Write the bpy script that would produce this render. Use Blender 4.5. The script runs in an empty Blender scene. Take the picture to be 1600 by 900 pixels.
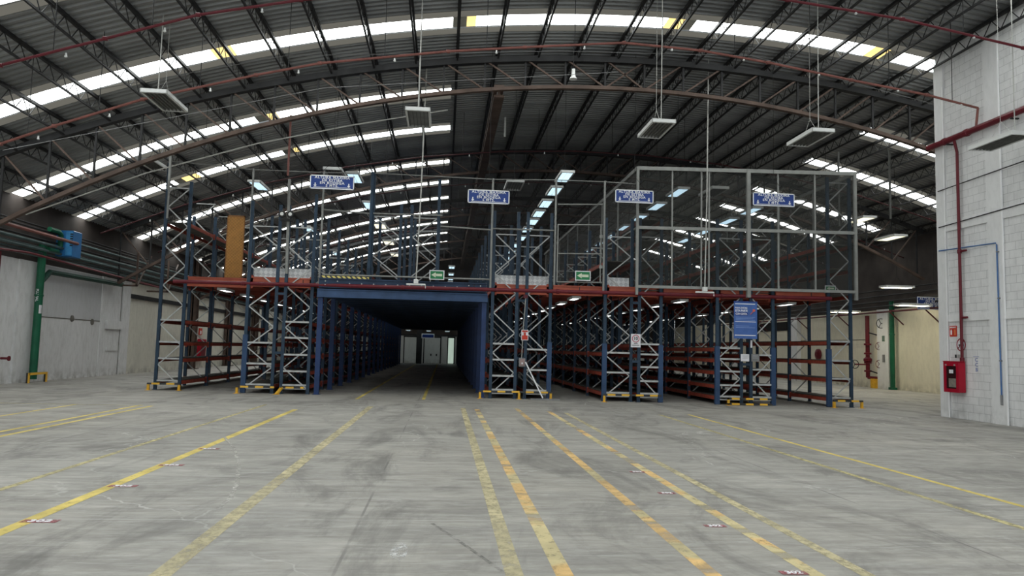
import bpy, math, random
from mathutils import Vector, Matrix
random.seed(7)
scn = bpy.context.scene
COL = scn.collection
R = math.radians

# ------------------------------------------------------------------ materials
MATS = {}
def nodes_of(name):
    m = bpy.data.materials.new(name); m.use_nodes = True
    nt = m.node_tree
    for n in list(nt.nodes): nt.nodes.remove(n)
    return m, nt, nt.nodes.new('ShaderNodeOutputMaterial')

def N(nt, t, **kw):
    n = nt.nodes.new(t)
    for k, v in kw.items(): setattr(n, k, v)
    return n

def rgba(c): return (c[0], c[1], c[2], 1.0)

def mat(name, col, rough=.6, metal=0., var=.25, scale=3., stretch=(1, 1, 1), spec=.3, bump=0.):
    """painted / plain surface with soft procedural mottling"""
    if name in MATS: return MATS[name]
    m, nt, out = nodes_of(name)
    b = N(nt, 'ShaderNodeBsdfPrincipled')
    tc = N(nt, 'ShaderNodeTexCoord'); mp = N(nt, 'ShaderNodeMapping')
    mp.inputs['Scale'].default_value = stretch
    nz = N(nt, 'ShaderNodeTexNoise'); nz.inputs['Scale'].default_value = scale; nz.inputs['Detail'].default_value = 4
    rp = N(nt, 'ShaderNodeMapRange')
    rp.inputs['From Min'].default_value = .3; rp.inputs['From Max'].default_value = .7
    rp.inputs['To Min'].default_value = 1 - var; rp.inputs['To Max'].default_value = 1 + var * .6
    hs = N(nt, 'ShaderNodeHueSaturation'); hs.inputs['Color'].default_value = rgba(col)
    L = nt.links.new
    L(tc.outputs['Object'], mp.inputs['Vector']); L(mp.outputs[0], nz.inputs['Vector'])
    L(nz.outputs[0], rp.inputs['Value']); L(rp.outputs[0], hs.inputs['Value'])
    L(hs.outputs[0], b.inputs['Base Color'])
    b.inputs['Roughness'].default_value = rough; b.inputs['Metallic'].default_value = metal
    b.inputs['Specular IOR Level'].default_value = spec
    if bump:
        bp = N(nt, 'ShaderNodeBump'); bp.inputs['Strength'].default_value = bump; bp.inputs['Distance'].default_value = .01
        L(nz.outputs[0], bp.inputs['Height']); L(bp.outputs[0], b.inputs['Normal'])
    L(b.outputs[0], out.inputs[0])
    MATS[name] = m
    return m

def emit(name, col, strength):
    if name in MATS: return MATS[name]
    m, nt, out = nodes_of(name)
    e = N(nt, 'ShaderNodeEmission'); e.inputs[0].default_value = rgba(col); e.inputs[1].default_value = strength
    nz = N(nt, 'ShaderNodeTexNoise'); nz.inputs['Scale'].default_value = 1.5
    rp = N(nt, 'ShaderNodeMapRange'); rp.inputs['To Min'].default_value = strength * .8; rp.inputs['To Max'].default_value = strength * 1.2
    nt.links.new(nz.outputs[0], rp.inputs[0]); nt.links.new(rp.outputs[0], e.inputs[1])
    nt.links.new(e.outputs[0], out.inputs[0]); MATS[name] = m
    return m

def net_mat(name, col, cover):
    """fine wire netting: wires far thinner than a pixel, so given by how much of the area they cover"""
    if name in MATS: return MATS[name]
    m, nt, out = nodes_of(name)
    d = N(nt, 'ShaderNodeBsdfDiffuse'); d.inputs[0].default_value = rgba(col)
    t = N(nt, 'ShaderNodeBsdfTransparent'); mx = N(nt, 'ShaderNodeMixShader')
    nz = N(nt, 'ShaderNodeTexNoise'); nz.inputs['Scale'].default_value = .8
    rp = N(nt, 'ShaderNodeMapRange'); rp.inputs['To Min'].default_value = cover * .8; rp.inputs['To Max'].default_value = cover * 1.2
    L = nt.links.new
    L(nz.outputs[0], rp.inputs[0]); L(rp.outputs[0], mx.inputs[0])
    L(t.outputs[0], mx.inputs[1]); L(d.outputs[0], mx.inputs[2]); L(mx.outputs[0], out.inputs[0])
    MATS[name] = m
    return m

def mixcol(nt, fac, a, b):
    n = N(nt, 'ShaderNodeMix', data_type='RGBA')
    for s, v in ((n.inputs[0], fac), (n.inputs[6], a), (n.inputs[7], b)):
        if hasattr(v, 'links') or hasattr(v, 'is_linked'): nt.links.new(v, s)
        elif isinstance(v, (int, float)): s.default_value = v
        else: s.default_value = rgba(v)
    return n.outputs[2]

def mth(nt, op, a, b=None, c=None):
    n = N(nt, 'ShaderNodeMath', operation=op)
    for s, v in zip(n.inputs, (a, b, c)):
        if v is None: continue
        if isinstance(v, (int, float)): s.default_value = v
        else: nt.links.new(v, s)
    return n.outputs[0]

def noise(nt, vec, scale, detail=5, stretch=(1, 1, 1), rough=.55, dist=0.):
    mp = N(nt, 'ShaderNodeMapping'); mp.inputs['Scale'].default_value = stretch
    nt.links.new(vec, mp.inputs[0])
    n = N(nt, 'ShaderNodeTexNoise'); n.inputs['Scale'].default_value = scale; n.inputs['Detail'].default_value = detail
    n.inputs['Roughness'].default_value = rough; n.inputs['Distortion'].default_value = dist
    nt.links.new(mp.outputs[0], n.inputs['Vector'])
    return n.outputs[0]

def ramp(nt, val, lo, hi, a=0., b=1.):
    n = N(nt, 'ShaderNodeMapRange'); n.clamp = True
    n.inputs['From Min'].default_value = lo; n.inputs['From Max'].default_value = hi
    n.inputs['To Min'].default_value = a; n.inputs['To Max'].default_value = b
    nt.links.new(val, n.inputs[0]); return n.outputs[0]

def floor_material():
    m, nt, out = nodes_of('worn_concrete')
    b = N(nt, 'ShaderNodeBsdfPrincipled'); L = nt.links.new
    pos = N(nt, 'ShaderNodeNewGeometry').outputs['Position']
    sp = N(nt, 'ShaderNodeSeparateXYZ'); L(pos, sp.inputs[0]); X, Y = sp.outputs[0], sp.outputs[1]
    big = ramp(nt, noise(nt, pos, .35, 6, (1, 1, 1), .6, .4), .34, .66)
    mid = ramp(nt, noise(nt, pos, 1.1, 8, (.55, 1.3, 1), .68, .6), .32, .68)
    fin = ramp(nt, noise(nt, pos, 7., 8, (.45, 1.5, 1), .72), .3, .7)
    c = mixcol(nt, big, (.285, .268, .233), (.45, .428, .378))
    c2 = mixcol(nt, mth(nt, 'MULTIPLY', mid, .8), c, (.155, .148, .135))
    c3 = mixcol(nt, mth(nt, 'MULTIPLY', fin, .5), c2, (.58, .57, .54))
    warm = ramp(nt, noise(nt, pos, .16, 3), .45, .7, 0, .5)
    c3 = mixcol(nt, warm, c3, mixcol(nt, .5, c3, (.36, .32, .25)))
    st = ramp(nt, noise(nt, pos, 2.6, 10, (.22, 2.2, 1), .78, .3), .44, .64, 0, .55)
    c3 = mixcol(nt, st, c3, (.19, .182, .165))
    st2 = ramp(nt, noise(nt, pos, 3.4, 10, (.3, 2.0, 1), .8, .5), .54, .70, 0, .6)
    c3 = mixcol(nt, st2, c3, (.60, .59, .56))
    # tyre smudges
    sm = ramp(nt, noise(nt, pos, .6, 6, (1.4, .5, 1), .7, 1.2), .49, .66, 0, .7)
    c4 = mixcol(nt, sm, c3, (.13, .124, .115))
    # hairline cracks
    vo = N(nt, 'ShaderNodeTexVoronoi', feature='DISTANCE_TO_EDGE'); vo.inputs['Scale'].default_value = .17
    wp = N(nt, 'ShaderNodeVectorMath', operation='ADD')
    nn = N(nt, 'ShaderNodeTexNoise'); nn.inputs['Scale'].default_value = 1.3; nn.inputs['Detail'].default_value = 5
    L(pos, nn.inputs['Vector']); L(pos, wp.inputs[0]); L(nn.outputs[1], wp.inputs[1]); L(wp.outputs[0], vo.inputs['Vector'])
    cr = ramp(nt, vo.outputs[0], .0012, .003, .55, 0)
    cr = mth(nt, 'MULTIPLY', cr, ramp(nt, noise(nt, pos, .5, 3), .45, .6))
    c5 = mixcol(nt, cr, c4, (.62, .61, .58))
    # saw-cut joints: along the hall every 5.3 m, across it every 5 m
    jx = mth(nt, 'PINGPONG', mth(nt, 'ADD', X, .72), 2.65)
    jx = ramp(nt, jx, .008, .016, .6, 0)
    jn = ramp(nt, noise(nt, pos, .9, 3), .42, .6)
    c6 = mixcol(nt, mth(nt, 'MULTIPLY', jx, jn), c5, (.1, .095, .09))
    jy = mth(nt, 'PINGPONG', mth(nt, 'ADD', Y, -7.05), 2.5)
    jy = ramp(nt, jy, .006, .014, .5, 0)
    c7 = mixcol(nt, mth(nt, 'MULTIPLY', jy, jn), c6, (.6, .59, .56))
    L(c7, b.inputs['Base Color'])
    L(ramp(nt, mid, 0, 1, .5, .72), b.inputs['Roughness']); b.inputs['Specular IOR Level'].default_value = .35
    L(b.outputs[0], out.inputs[0]); return m

def paint_material(name, col, lo, hi, col2=None, dash=0.):
    """worn floor paint: noise wears it away down to the concrete"""
    m, nt, out = nodes_of(name); L = nt.links.new
    b = N(nt, 'ShaderNodeBsdfPrincipled'); b.inputs['Roughness'].default_value = .6
    pos = N(nt, 'ShaderNodeNewGeometry').outputs['Position']
    c = mixcol(nt, ramp(nt, noise(nt, pos, 5, 5), .35, .65), col, tuple(x * .78 for x in col))
    if col2: c = mixcol(nt, ramp(nt, noise(nt, pos, .9, 3, (1, 1, 1)), .47, .53), c, col2)
    L(c, b.inputs['Base Color'])
    t = N(nt, 'ShaderNodeBsdfTransparent'); mx = N(nt, 'ShaderNodeMixShader')
    w = ramp(nt, noise(nt, pos, 9, 8, (1, .8, 1), .75), lo, hi)
    w2 = ramp(nt, noise(nt, pos, .8, 4), .3, .6, .55, 1.)
    w = mth(nt, 'MULTIPLY', w, w2)
    if dash:
        w = mth(nt, 'MULTIPLY', w, ramp(nt, noise(nt, pos, dash, 2, (.2, 1, 1)), .40, .47, .25, 1.))
    L(w, mx.inputs[0]); L(t.outputs[0], mx.inputs[1]); L(b.outputs[0], mx.inputs[2]); L(mx.outputs[0], out.inputs[0])
    return m

def wall_material(name, col, dirt=(.3, .29, .26), block=False, amount=.5):
    m, nt, out = nodes_of(name); L = nt.links.new
    b = N(nt, 'ShaderNodeBsdfPrincipled'); b.inputs['Roughness'].default_value = .8; b.inputs['Specular IOR Level'].default_value = .2
    pos = N(nt, 'ShaderNodeNewGeometry').outputs['Position']
    sp = N(nt, 'ShaderNodeSeparateXYZ'); L(pos, sp.inputs[0])
    big = ramp(nt, noise(nt, pos, .5, 6, (1, 1, .5), .65), .4, .72, 0, amount)
    fin = ramp(nt, noise(nt, pos, 6, 6, (1, 1, .4), .7), .45, .75, 0, amount * .7)
    c = mixcol(nt, big, col, tuple(x * .72 for x in col))
    c = mixcol(nt, fin, c, dirt)
    low = mth(nt, 'MULTIPLY', ramp(nt, sp.outputs[2], 0, .5, 1, 0), ramp(nt, noise(nt, pos, 3, 6), .4, .65, 0, .8))
    c = mixcol(nt, low, c, dirt)
    if block:
        cb = N(nt, 'ShaderNodeCombineXYZ'); L(sp.outputs[1], cb.inputs[0]); L(sp.outputs[2], cb.inputs[1])
        br = N(nt, 'ShaderNodeTexBrick'); L(cb.outputs[0], br.inputs['Vector'])
        br.inputs['Scale'].default_value = 1.; br.inputs['Brick Width'].default_value = .41; br.inputs['Row Height'].default_value = .21
        br.inputs['Mortar Size'].default_value = .006; br.inputs['Mortar Smooth'].default_value = .3
        br.inputs['Color1'].default_value = (1, 1, 1, 1); br.inputs['Color2'].default_value = (.93, .93, .93, 1); br.inputs['Mortar'].default_value = (.62, .62, .62, 1)
        mu = N(nt, 'ShaderNodeMix', data_type='RGBA', blend_type='MULTIPLY'); mu.inputs[0].default_value = 1
        L(c, mu.inputs[6]); L(br.outputs[0], mu.inputs[7]); c = mu.outputs[2]
        bp = N(nt, 'ShaderNodeBump'); bp.inputs['Strength'].default_value = .5; bp.inputs['Distance'].default_value = .012
        bp.invert = True
        L(br.outputs[1], bp.inputs['Height']); L(bp.outputs[0], b.inputs['Normal'])
    L(c, b.inputs['Base Color']); L(b.outputs[0], out.inputs[0]); return m

def stripe_material(name, a, bcol, period=.36, axis=0, slant=0.):
    m, nt, out = nodes_of(name); L = nt.links.new
    b = N(nt, 'ShaderNodeBsdfPrincipled'); b.inputs['Roughness'].default_value = .5
    tc = N(nt, 'ShaderNodeTexCoord').outputs['Object']
    sp = N(nt, 'ShaderNodeSeparateXYZ'); L(tc, sp.inputs[0])
    v = mth(nt, 'MODULO', mth(nt, 'ADD', mth(nt, 'ADD', sp.outputs[axis], 50.), mth(nt, 'MULTIPLY', sp.outputs[2], slant)), period)
    f = mth(nt, 'GREATER_THAN', v, period * .55)
    L(mixcol(nt, f, a, bcol), b.inputs['Base Color']); L(b.outputs[0], out.inputs[0]); MATS[name] = m; return m

def checker_plate_material(name):
    m, nt, out = nodes_of(name); L = nt.links.new
    b = N(nt, 'ShaderNodeBsdfPrincipled'); b.inputs['Roughness'].default_value = .45
    tc = N(nt, 'ShaderNodeTexCoord').outputs['Object']
    mp = N(nt, 'ShaderNodeMapping'); mp.inputs['Rotation'].default_value = (0, R(45), 0); L(tc, mp.inputs[0])
    ck = N(nt, 'ShaderNodeTexChecker'); ck.inputs['Scale'].default_value = 9
    ck.inputs[1].default_value = (.80, .82, .82, 1); ck.inputs[2].default_value = (.55, .57, .58, 1)
    L(mp.outputs[0], ck.inputs[0]); L(ck.outputs[0], b.inputs['Base Color']); L(b.outputs[0], out.inputs[0]); return m

BLUE = mat('rack_blue', (.026, .05, .082), .5, .1, .3, 4)
BLUE_BRIGHT = mat('post_blue', (.018, .043, .13), .45, 0, .25, 3)
BLUE_DECK = mat('deck_blue', (.019, .038, .078), .55, 0, .3, 2)
GALV = mat('galvanised', (.46, .47, .46), .45, .2, .15, 6)
GALV_POST = mat('galvanised_post', (.27, .275, .26), .5, .1, .15, 5)
ORANGE = mat('beam_orange', (.33, .06, .035), .5, 0, .3, 4)
ORANGE_FRONT = mat('beam_orange_front', (.37, .085, .048), .5, 0, .25, 2)
SHELF = mat('shelf_board', (.085, .08, .07), .8, 0, .35, 3)
RED_PIPE = mat('pipe_red', (.13, .012, .02), .4, 0, .2, 3)
RED_PALE = mat('pipe_red_faded', (.20, .075, .062), .5, 0, .25, 3)
STEEL_DARK = mat('steel_dark', (.022, .022, .023), .6, 0, .35, 3)
STEEL_BROWN = mat('steel_brown', (.10, .068, .054), .65, .05, .4, 2)
ROOF = mat('roof_sheet', (.29, .298, .297), .38, .45, .3, .5, (.5, 2, 1))
EDGE = mat('skylight_edge', (.52, .51, .45), .7, 0, .3, 2)
WHITE = mat('white_enamel', (.74, .75, .73), .45, 0, .08, 2)
LOUVRE = mat('louvre_grey', (.20, .20, .19), .5, .2, .3, 6)
GREY = mat('grey_box', (.22, .22, .22), .6, 0, .2, 4)
CABLE = mat('black_cable', (.02, .02, .02), .6, 0, .2, 4)
CONDUIT = mat('pale_conduit', (.46, .46, .43), .5, .1, .2, 4)
GREEN = mat('pipe_green', (.012, .12, .06), .45, 0, .25, 2)
TEAL = mat('conduit_teal', (.09, .14, .14), .5, .1, .35, 2)
SIGN_BLUE = mat('sign_blue', (.022, .055, .24), .5, 0, .15, 4)
POSTER_BLUE = mat('poster_blue', (.065, .14, .40), .6, 0, .12, 5)
TXT_WHITE = mat('paint_white', (.85, .86, .88), .6, 0, .05, 4)
SIGN_WHITE = mat('paper_white', (.76, .75, .78), .6, 0, .06, 5)
SIGN_RED = mat('sign_red', (.55, .045, .025), .5, 0, .15, 8)
RED_BOX = mat('cabinet_red', (.38, .006, .025), .35, 0, .12, 3)
SIGN_GREEN = mat('sign_green', (.02, .19, .07), .5, 0, .15, 8)
BLACK = mat('black_ink', (.015, .015, .015), .6, 0, .1, 3)
YELLOW = mat('safety_yellow', (.72, .40, .035), .5, 0, .2, 6)
STRIPE = stripe_material('guard_stripes', (.80, .46, .04), (.03, .03, .03), .46, 0)
STRIPE_FINE = stripe_material('edge_stripes', (.75, .62, .16), (.05, .05, .05), .16, 0, 1.)
AMBER = mat('amber_panel', (.42, .19, .045), .6, 0, .25, 5)
BLUE_UNIT = mat('unit_blue', (.03, .17, .42), .4, 0, .15, 3)
GLASSY = mat('cabinet_glass', (.03, .012, .014), .12, 0, .1, 3, spec=.6)
HOSE = mat('hose_grey', (.24, .21, .18), .8, 0, .3, 12)
SKY_WHITE = emit('skylight_white', (.96, 1., .98), 7.5)
SKY_YELLOW = emit('skylight_aged', (1., .72, .26), 1.3)
LAMP = emit('lamp_cool', (.60, .85, 1.), 1.1)
LAMP_WARM = emit('lamp_warm', (1., .95, .68), 1.3)
LAMP_LOW = emit('lamp_low', (1., .92, .66), 16.)
LAMP_UNDER = emit('lamp_walkway', (.93, 1., .98), 4.0)
NET_FRONT = net_mat('netting_front', (.07, .07, .07), .12)
NET_CAGE = net_mat('netting_cage', (.055, .058, .055), .40)
NET_SIDE = net_mat('netting_cage_side', (.12, .12, .115), .5)
PLATE = checker_plate_material('checker_plate')
FLOOR = floor_material()
P_YEL = paint_material('line_yellow', (.86, .68, .17), .22, .45)
P_FADE = paint_material('line_faded', (.64, .56, .33), .26, .55)
P_ORG = paint_material('line_orange', (.86, .57, .23), .24, .48, (.66, .56, .30), 1.6)
P_THIN = paint_material('line_thin', (.64, .56, .27), .28, .56)
P_WHITE = paint_material('splat_white', (.75, .75, .73), .45, .6)
P_TAG = paint_material('tag_red', (.50, .16, .18), .36, .62)
W_LEFT = wall_material('plaster_left', (.74, .74, .735), amount=.5)
W_LEFT2 = wall_material('plaster_left_cream', (.68, .66, .57), amount=.5)
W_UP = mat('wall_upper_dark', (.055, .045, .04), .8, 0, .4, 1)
W_BLOCK = wall_material('white_block', (.80, .80, .795), (.40, .40, .39), True, .4)
W_PLAIN = wall_material('white_render', (.80, .80, .795), (.42, .42, .41), False, .35)
W_CREAM = wall_material('cream_render', (.78, .73, .585), (.38, .35, .27), False, .4)
W_BACK = wall_material('white_back', (.62, .63, .60), (.4, .4, .37), False, .3)

# ------------------------------------------------------------------ mesh building
class MB:
    def __init__(s): s.v = []; s.f = []; s.mi = []
    def quad(s, a, b, c, d, mi=0):
        i = len(s.v); s.v += [tuple(a), tuple(b), tuple(c), tuple(d)]; s.f.append((i, i+1, i+2, i+3)); s.mi.append(mi); return s
    def box(s, x0, x1, y0, y1, z0, z1, mi=0):
        i = len(s.v)
        s.v += [(x0,y0,z0),(x1,y0,z0),(x1,y1,z0),(x0,y1,z0),(x0,y0,z1),(x1,y0,z1),(x1,y1,z1),(x0,y1,z1)]
        for f in ((0,3,2,1),(4,5,6,7),(0,1,5,4),(1,2,6,5),(2,3,7,6),(3,0,4,7)): s.f.append(tuple(i+k for k in f)); s.mi.append(mi)
        return s
    def bbox(s, x0, x1, y0, y1, z0, z1, b=.01):
        """box with chamfered vertical and horizontal edges along its largest faces"""
        ring = lambda z, e: [(x0+e,y0+e,z),(x1-e,y0+e,z),(x1-e,y1-e,z),(x0+e,y1-e,z)]
        rings = [ring(z0, b), ring(z0+b, 0), ring(z1-b, 0), ring(z1, b)]
        i = len(s.v)
        for r in rings: s.v += r
        for k in range(3):
            for j in range(4):
                a = i+k*4+j; c = i+k*4+(j+1) % 4
                s.f.append((a, c, c+4, a+4)); s.mi.append(0)
        s.f.append((i+3, i+2, i+1, i)); s.f.append((i+12, i+13, i+14, i+15)); s.mi += [0, 0]
        return s
    def _frame(s, p, q):
        d = (Vector(q) - Vector(p)).normalized()
        up = Vector((0, 0, 1)) if abs(d.z) < .95 else Vector((0, 1, 0))
        a = d.cross(up).normalized(); return d, a, a.cross(d).normalized()
    def bar(s, p, q, w, h, mi=0):
        d, a, b = s._frame(p, q); p = Vector(p); q = Vector(q); i = len(s.v)
        for c in (p, q):
            for sa, sb in ((-1,-1),(1,-1),(1,1),(-1,1)): s.v.append(tuple(c + a*sa*w/2 + b*sb*h/2))
        for f in ((0,1,2,3),(7,6,5,4),(0,4,5,1),(1,5,6,2),(2,6,7,3),(3,7,4,0)): s.f.append(tuple(i+k for k in f)); s.mi.append(mi)
        return s
    def tube(s, pts, r, n=8, mi=0, caps=True):
        pts = [Vector(p) for p in pts]; rings = []
        for k, p in enumerate(pts):
            if k == 0: d = pts[1]-p
            elif k == len(pts)-1: d = p-pts[k-1]
            else: d = (pts[k+1]-p).normalized() + (p-pts[k-1]).normalized()
            d.normalize(); up = Vector((0,0,1)) if abs(d.z) < .9 else Vector((0,1,0))
            a = d.cross(up).normalized(); b = a.cross(d).normalized(); i = len(s.v)
            for j in range(n):
                t = 2*math.pi*j/n; s.v.append(tuple(p + a*math.cos(t)*r + b*math.sin(t)*r))
            rings.append(i)
        for i, k in zip(rings, rings[1:]):
            for j in range(n):
                s.f.append((i+j, i+(j+1) % n, k+(j+1) % n, k+j)); s.mi.append(mi)
        if caps:
            s.f.append(tuple(rings[0]+j for j in reversed(range(n)))); s.f.append(tuple(rings[-1]+j for j in range(n))); s.mi += [mi, mi]
        return s
    def prism(s, prof, z0, z1):
        """extrude a closed XY profile up Z"""
        i = len(s.v); n = len(prof)
        s.v += [(x, y, z0) for x, y in prof] + [(x, y, z1) for x, y in prof]
        for j in range(n): s.f.append((i+j, i+(j+1) % n, i+n+(j+1) % n, i+n+j)); s.mi.append(0)
        s.f.append(tuple(i+j for j in reversed(range(n)))); s.f.append(tuple(i+n+j for j in range(n))); s.mi += [0, 0]
        return s
    def lathe(s, c, prof, n=14, axis='z'):
        i = len(s.v)
        for r, h in prof:
            for j in range(n):
                t = 2*math.pi*j/n; a, b = r*math.cos(t), r*math.sin(t)
                s.v.append({'z': (c[0]+a, c[1]+b, c[2]+h), 'y': (c[0]+a, c[1]+h, c[2]+b), 'x': (c[0]+h, c[1]+a, c[2]+b)}[axis])
        for k in range(len(prof)-1):
            for j in range(n):
                s.f.append((i+k*n+j, i+k*n+(j+1) % n, i+(k+1)*n+(j+1) % n, i+(k+1)*n+j)); s.mi.append(0)
        s.f.append(tuple(i+j for j in reversed(range(n)))); s.f.append(tuple(i+(len(prof)-1)*n+j for j in range(n))); s.mi += [0, 0]
        return s
    def mesh(s, name, mats, off=(0, 0, 0)):
        me = bpy.data.meshes.new(name)
        me.from_pydata([(x-off[0], y-off[1], z-off[2]) for x, y, z in s.v], [], s.f)
        for m in (mats if isinstance(mats, (list, tuple)) else [mats]): me.materials.append(m)
        if any(s.mi): me.polygons.foreach_set('material_index', s.mi)
        me.validate(); me.update(); return me
    def build(s, name, mats, parent=None, loc=None):
        """parent given: coordinates are world, stored relative to the parent thing; else origin at loc"""
        o0 = ORG.get(parent.name, Vector()) if parent else Vector(loc or (0, 0, 0))
        o = bpy.data.objects.new(name, s.mesh(name, mats, o0)); COL.objects.link(o)
        if parent: o.parent = parent; ORG[o.name] = o0.copy()
        else: o.location = o0; ORG[o.name] = o0.copy()
        return o
ORG = {}

def tag(o, label, cat, group=None, kind=None):
    o['label'] = label; o['category'] = cat
    if group: o['group'] = group
    if kind: o['kind'] = kind
    return o

def thing(name, label, cat, loc=(0, 0, 0), group=None, kind=None):
    o = bpy.data.objects.new(name, None); COL.objects.link(o); o.location = loc; o.empty_display_size = .2
    ORG[o.name] = Vector(loc); return tag(o, label, cat, group, kind)

def link_copy(o, parent=None, loc=None, label=None, group=None):
    c = o.copy(); COL.objects.link(c)
    if parent is not None: c.parent = parent
    if loc is not None: c.location = loc; ORG[c.name] = Vector(loc)
    if label: c['label'] = label
    if group: c['group'] = group
    for ch in list(o.children): link_copy(ch, c)
    return c

def part(name, me, parent, loc=(0, 0, 0)):
    o = bpy.data.objects.new(name, me); COL.objects.link(o); o.parent = parent; o.location = loc; ORG[o.name] = Vector(); return o

def text(name, body, size, loc, parent, m, facing='y', align='CENTER', sx=1., extrude=.002, sp=1., floor_rot=0., yscale=1.):
    cu = bpy.data.curves.new(name, 'FONT'); cu.body = body; cu.size = size; cu.align_x = align; cu.align_y = 'CENTER'
    cu.extrude = extrude; cu.space_character = sp; cu.offset = size*.022; cu.resolution_u = 3
    tmp = bpy.data.objects.new('lettering_tmp', cu); COL.objects.link(tmp)
    dg = bpy.context.evaluated_depsgraph_get(); me = bpy.data.meshes.new_from_object(tmp.evaluated_get(dg))
    bpy.data.objects.remove(tmp)
    me.materials.clear(); me.materials.append(m)
    if facing == 'y': M = Matrix.Rotation(R(90), 4, 'X')                     # reads towards -Y
    elif facing == 'x': M = Matrix.Rotation(R(-90), 4, 'Z') @ Matrix.Rotation(R(90), 4, 'X')   # reads towards -X
    else: M = Matrix.Rotation(floor_rot, 4, 'Z')
    me.transform(Matrix.Translation(Vector(loc) - ORG[parent.name]) @ M @ Matrix.Diagonal((sx, yscale, 1, 1)))
    o = bpy.data.objects.new(name, me); COL.objects.link(o); o.parent = parent; ORG[o.name] = ORG[parent.name].copy(); return o

# ------------------------------------------------------------------ camera
cam = bpy.data.cameras.new('camera'); cam.lens = 1157/1600*36; cam.sensor_width = 36; cam.clip_end = 300; cam.clip_start = .05
co = bpy.data.objects.new('camera', cam); COL.objects.link(co); scn.camera = co
def cam_rot():
    f = 1157.; roll = .025
    yc = Vector((694-800, 450-543, -f)).normalized()
    s, c = math.sin(roll), math.cos(roll)
    b = (yc.x*s + yc.y*c)/(-yc.z); up = Vector((s, c, b)).normalized(); xc = yc.cross(up)
    return Matrix((xc, yc, up)).to_4x4()
co.matrix_world = Matrix.Translation((0, 0, 1.6)) @ cam_rot()

# ------------------------------------------------------------------ hall shell
XL, XR, XN = -14.8, 23.4, 14.2          # left wall, far right wall, near right wall
Y0, Y1, YN = -3.0, 74.0, 20.1           # open loading side behind the camera, back wall, end of the near right wall
def zr(x): return 11.36 - 46.6 + math.sqrt(46.6**2 - (x-6)**2)     # roof line of the vault
def z_low(x): return 9.91 - 36.2 + math.sqrt(36.2**2 - (x-5.5)**2)  # arch bottom chord
def z_up(x): return 10.83 - 48 + math.sqrt(48**2 - (x-6)**2)        # arch top chord

fl = MB().quad((XL-.3, -9, 0), (XR+.3, -9, 0), (XR+.3, Y1+.3, 0), (XL-.3, Y1+.3, 0)).build('floor', FLOOR)
tag(fl, 'worn grey concrete warehouse floor with stains and joints', 'floor', kind='structure')

# skylight strips: (centre Y, list of (x0, x1))
SKY = [(-.5, [(-14.3, 22)]), (5.0, [(-14.3, 22)]), (10.5, [(-14.3, 22)]), (15.85, [(-14.3, 22)]), (20.8, [(-14.5, 17.3)])]
for y in (26.6, 31.1, 36.9, 41.5, 45.9, 50.5, 55.0, 60.2, 65.4): SKY.append((y, [(-14.9, -.05), (15.9, 22.6)]))
HALF = .38
def in_sky(x, y):
    for c, segs in SKY:
        if abs(y-c) < HALF:
            for a, b in segs:
                if a < x < b: return True
    return False

# corrugated vault
xs = sorted(set([round(XL-.35 + i*(XR+.7-XL)/44, 3) for i in range(45)] + [-14.3, -14.5, -14.9, -.05, 15.9, 17.3, 22., 22.6]))
ys = []
y = Y0
while y < Y1+.3:
    ys += [(y, 0), (y+.09, 0), (y+.11, .085), (y+.20, .085)]; y += .24
mb = MB()
for (yy, h) in ys:
    for x in xs: mb.v.append((x, yy, zr(x)+h))
n = len(xs)
for j in range(len(ys)-1):
    ym = (ys[j][0]+ys[j+1][0])/2
    for i in range(n-1):
        if in_sky((xs[i]+xs[i+1])/2, ym): continue
        a = j*n+i; mb.f.append((a, a+n, a+n+1, a+1)); mb.mi.append(0)
ro = mb.build('ceiling', ROOF); tag(ro, 'dark grey corrugated metal vault roof', 'roof', kind='structure')

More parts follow.
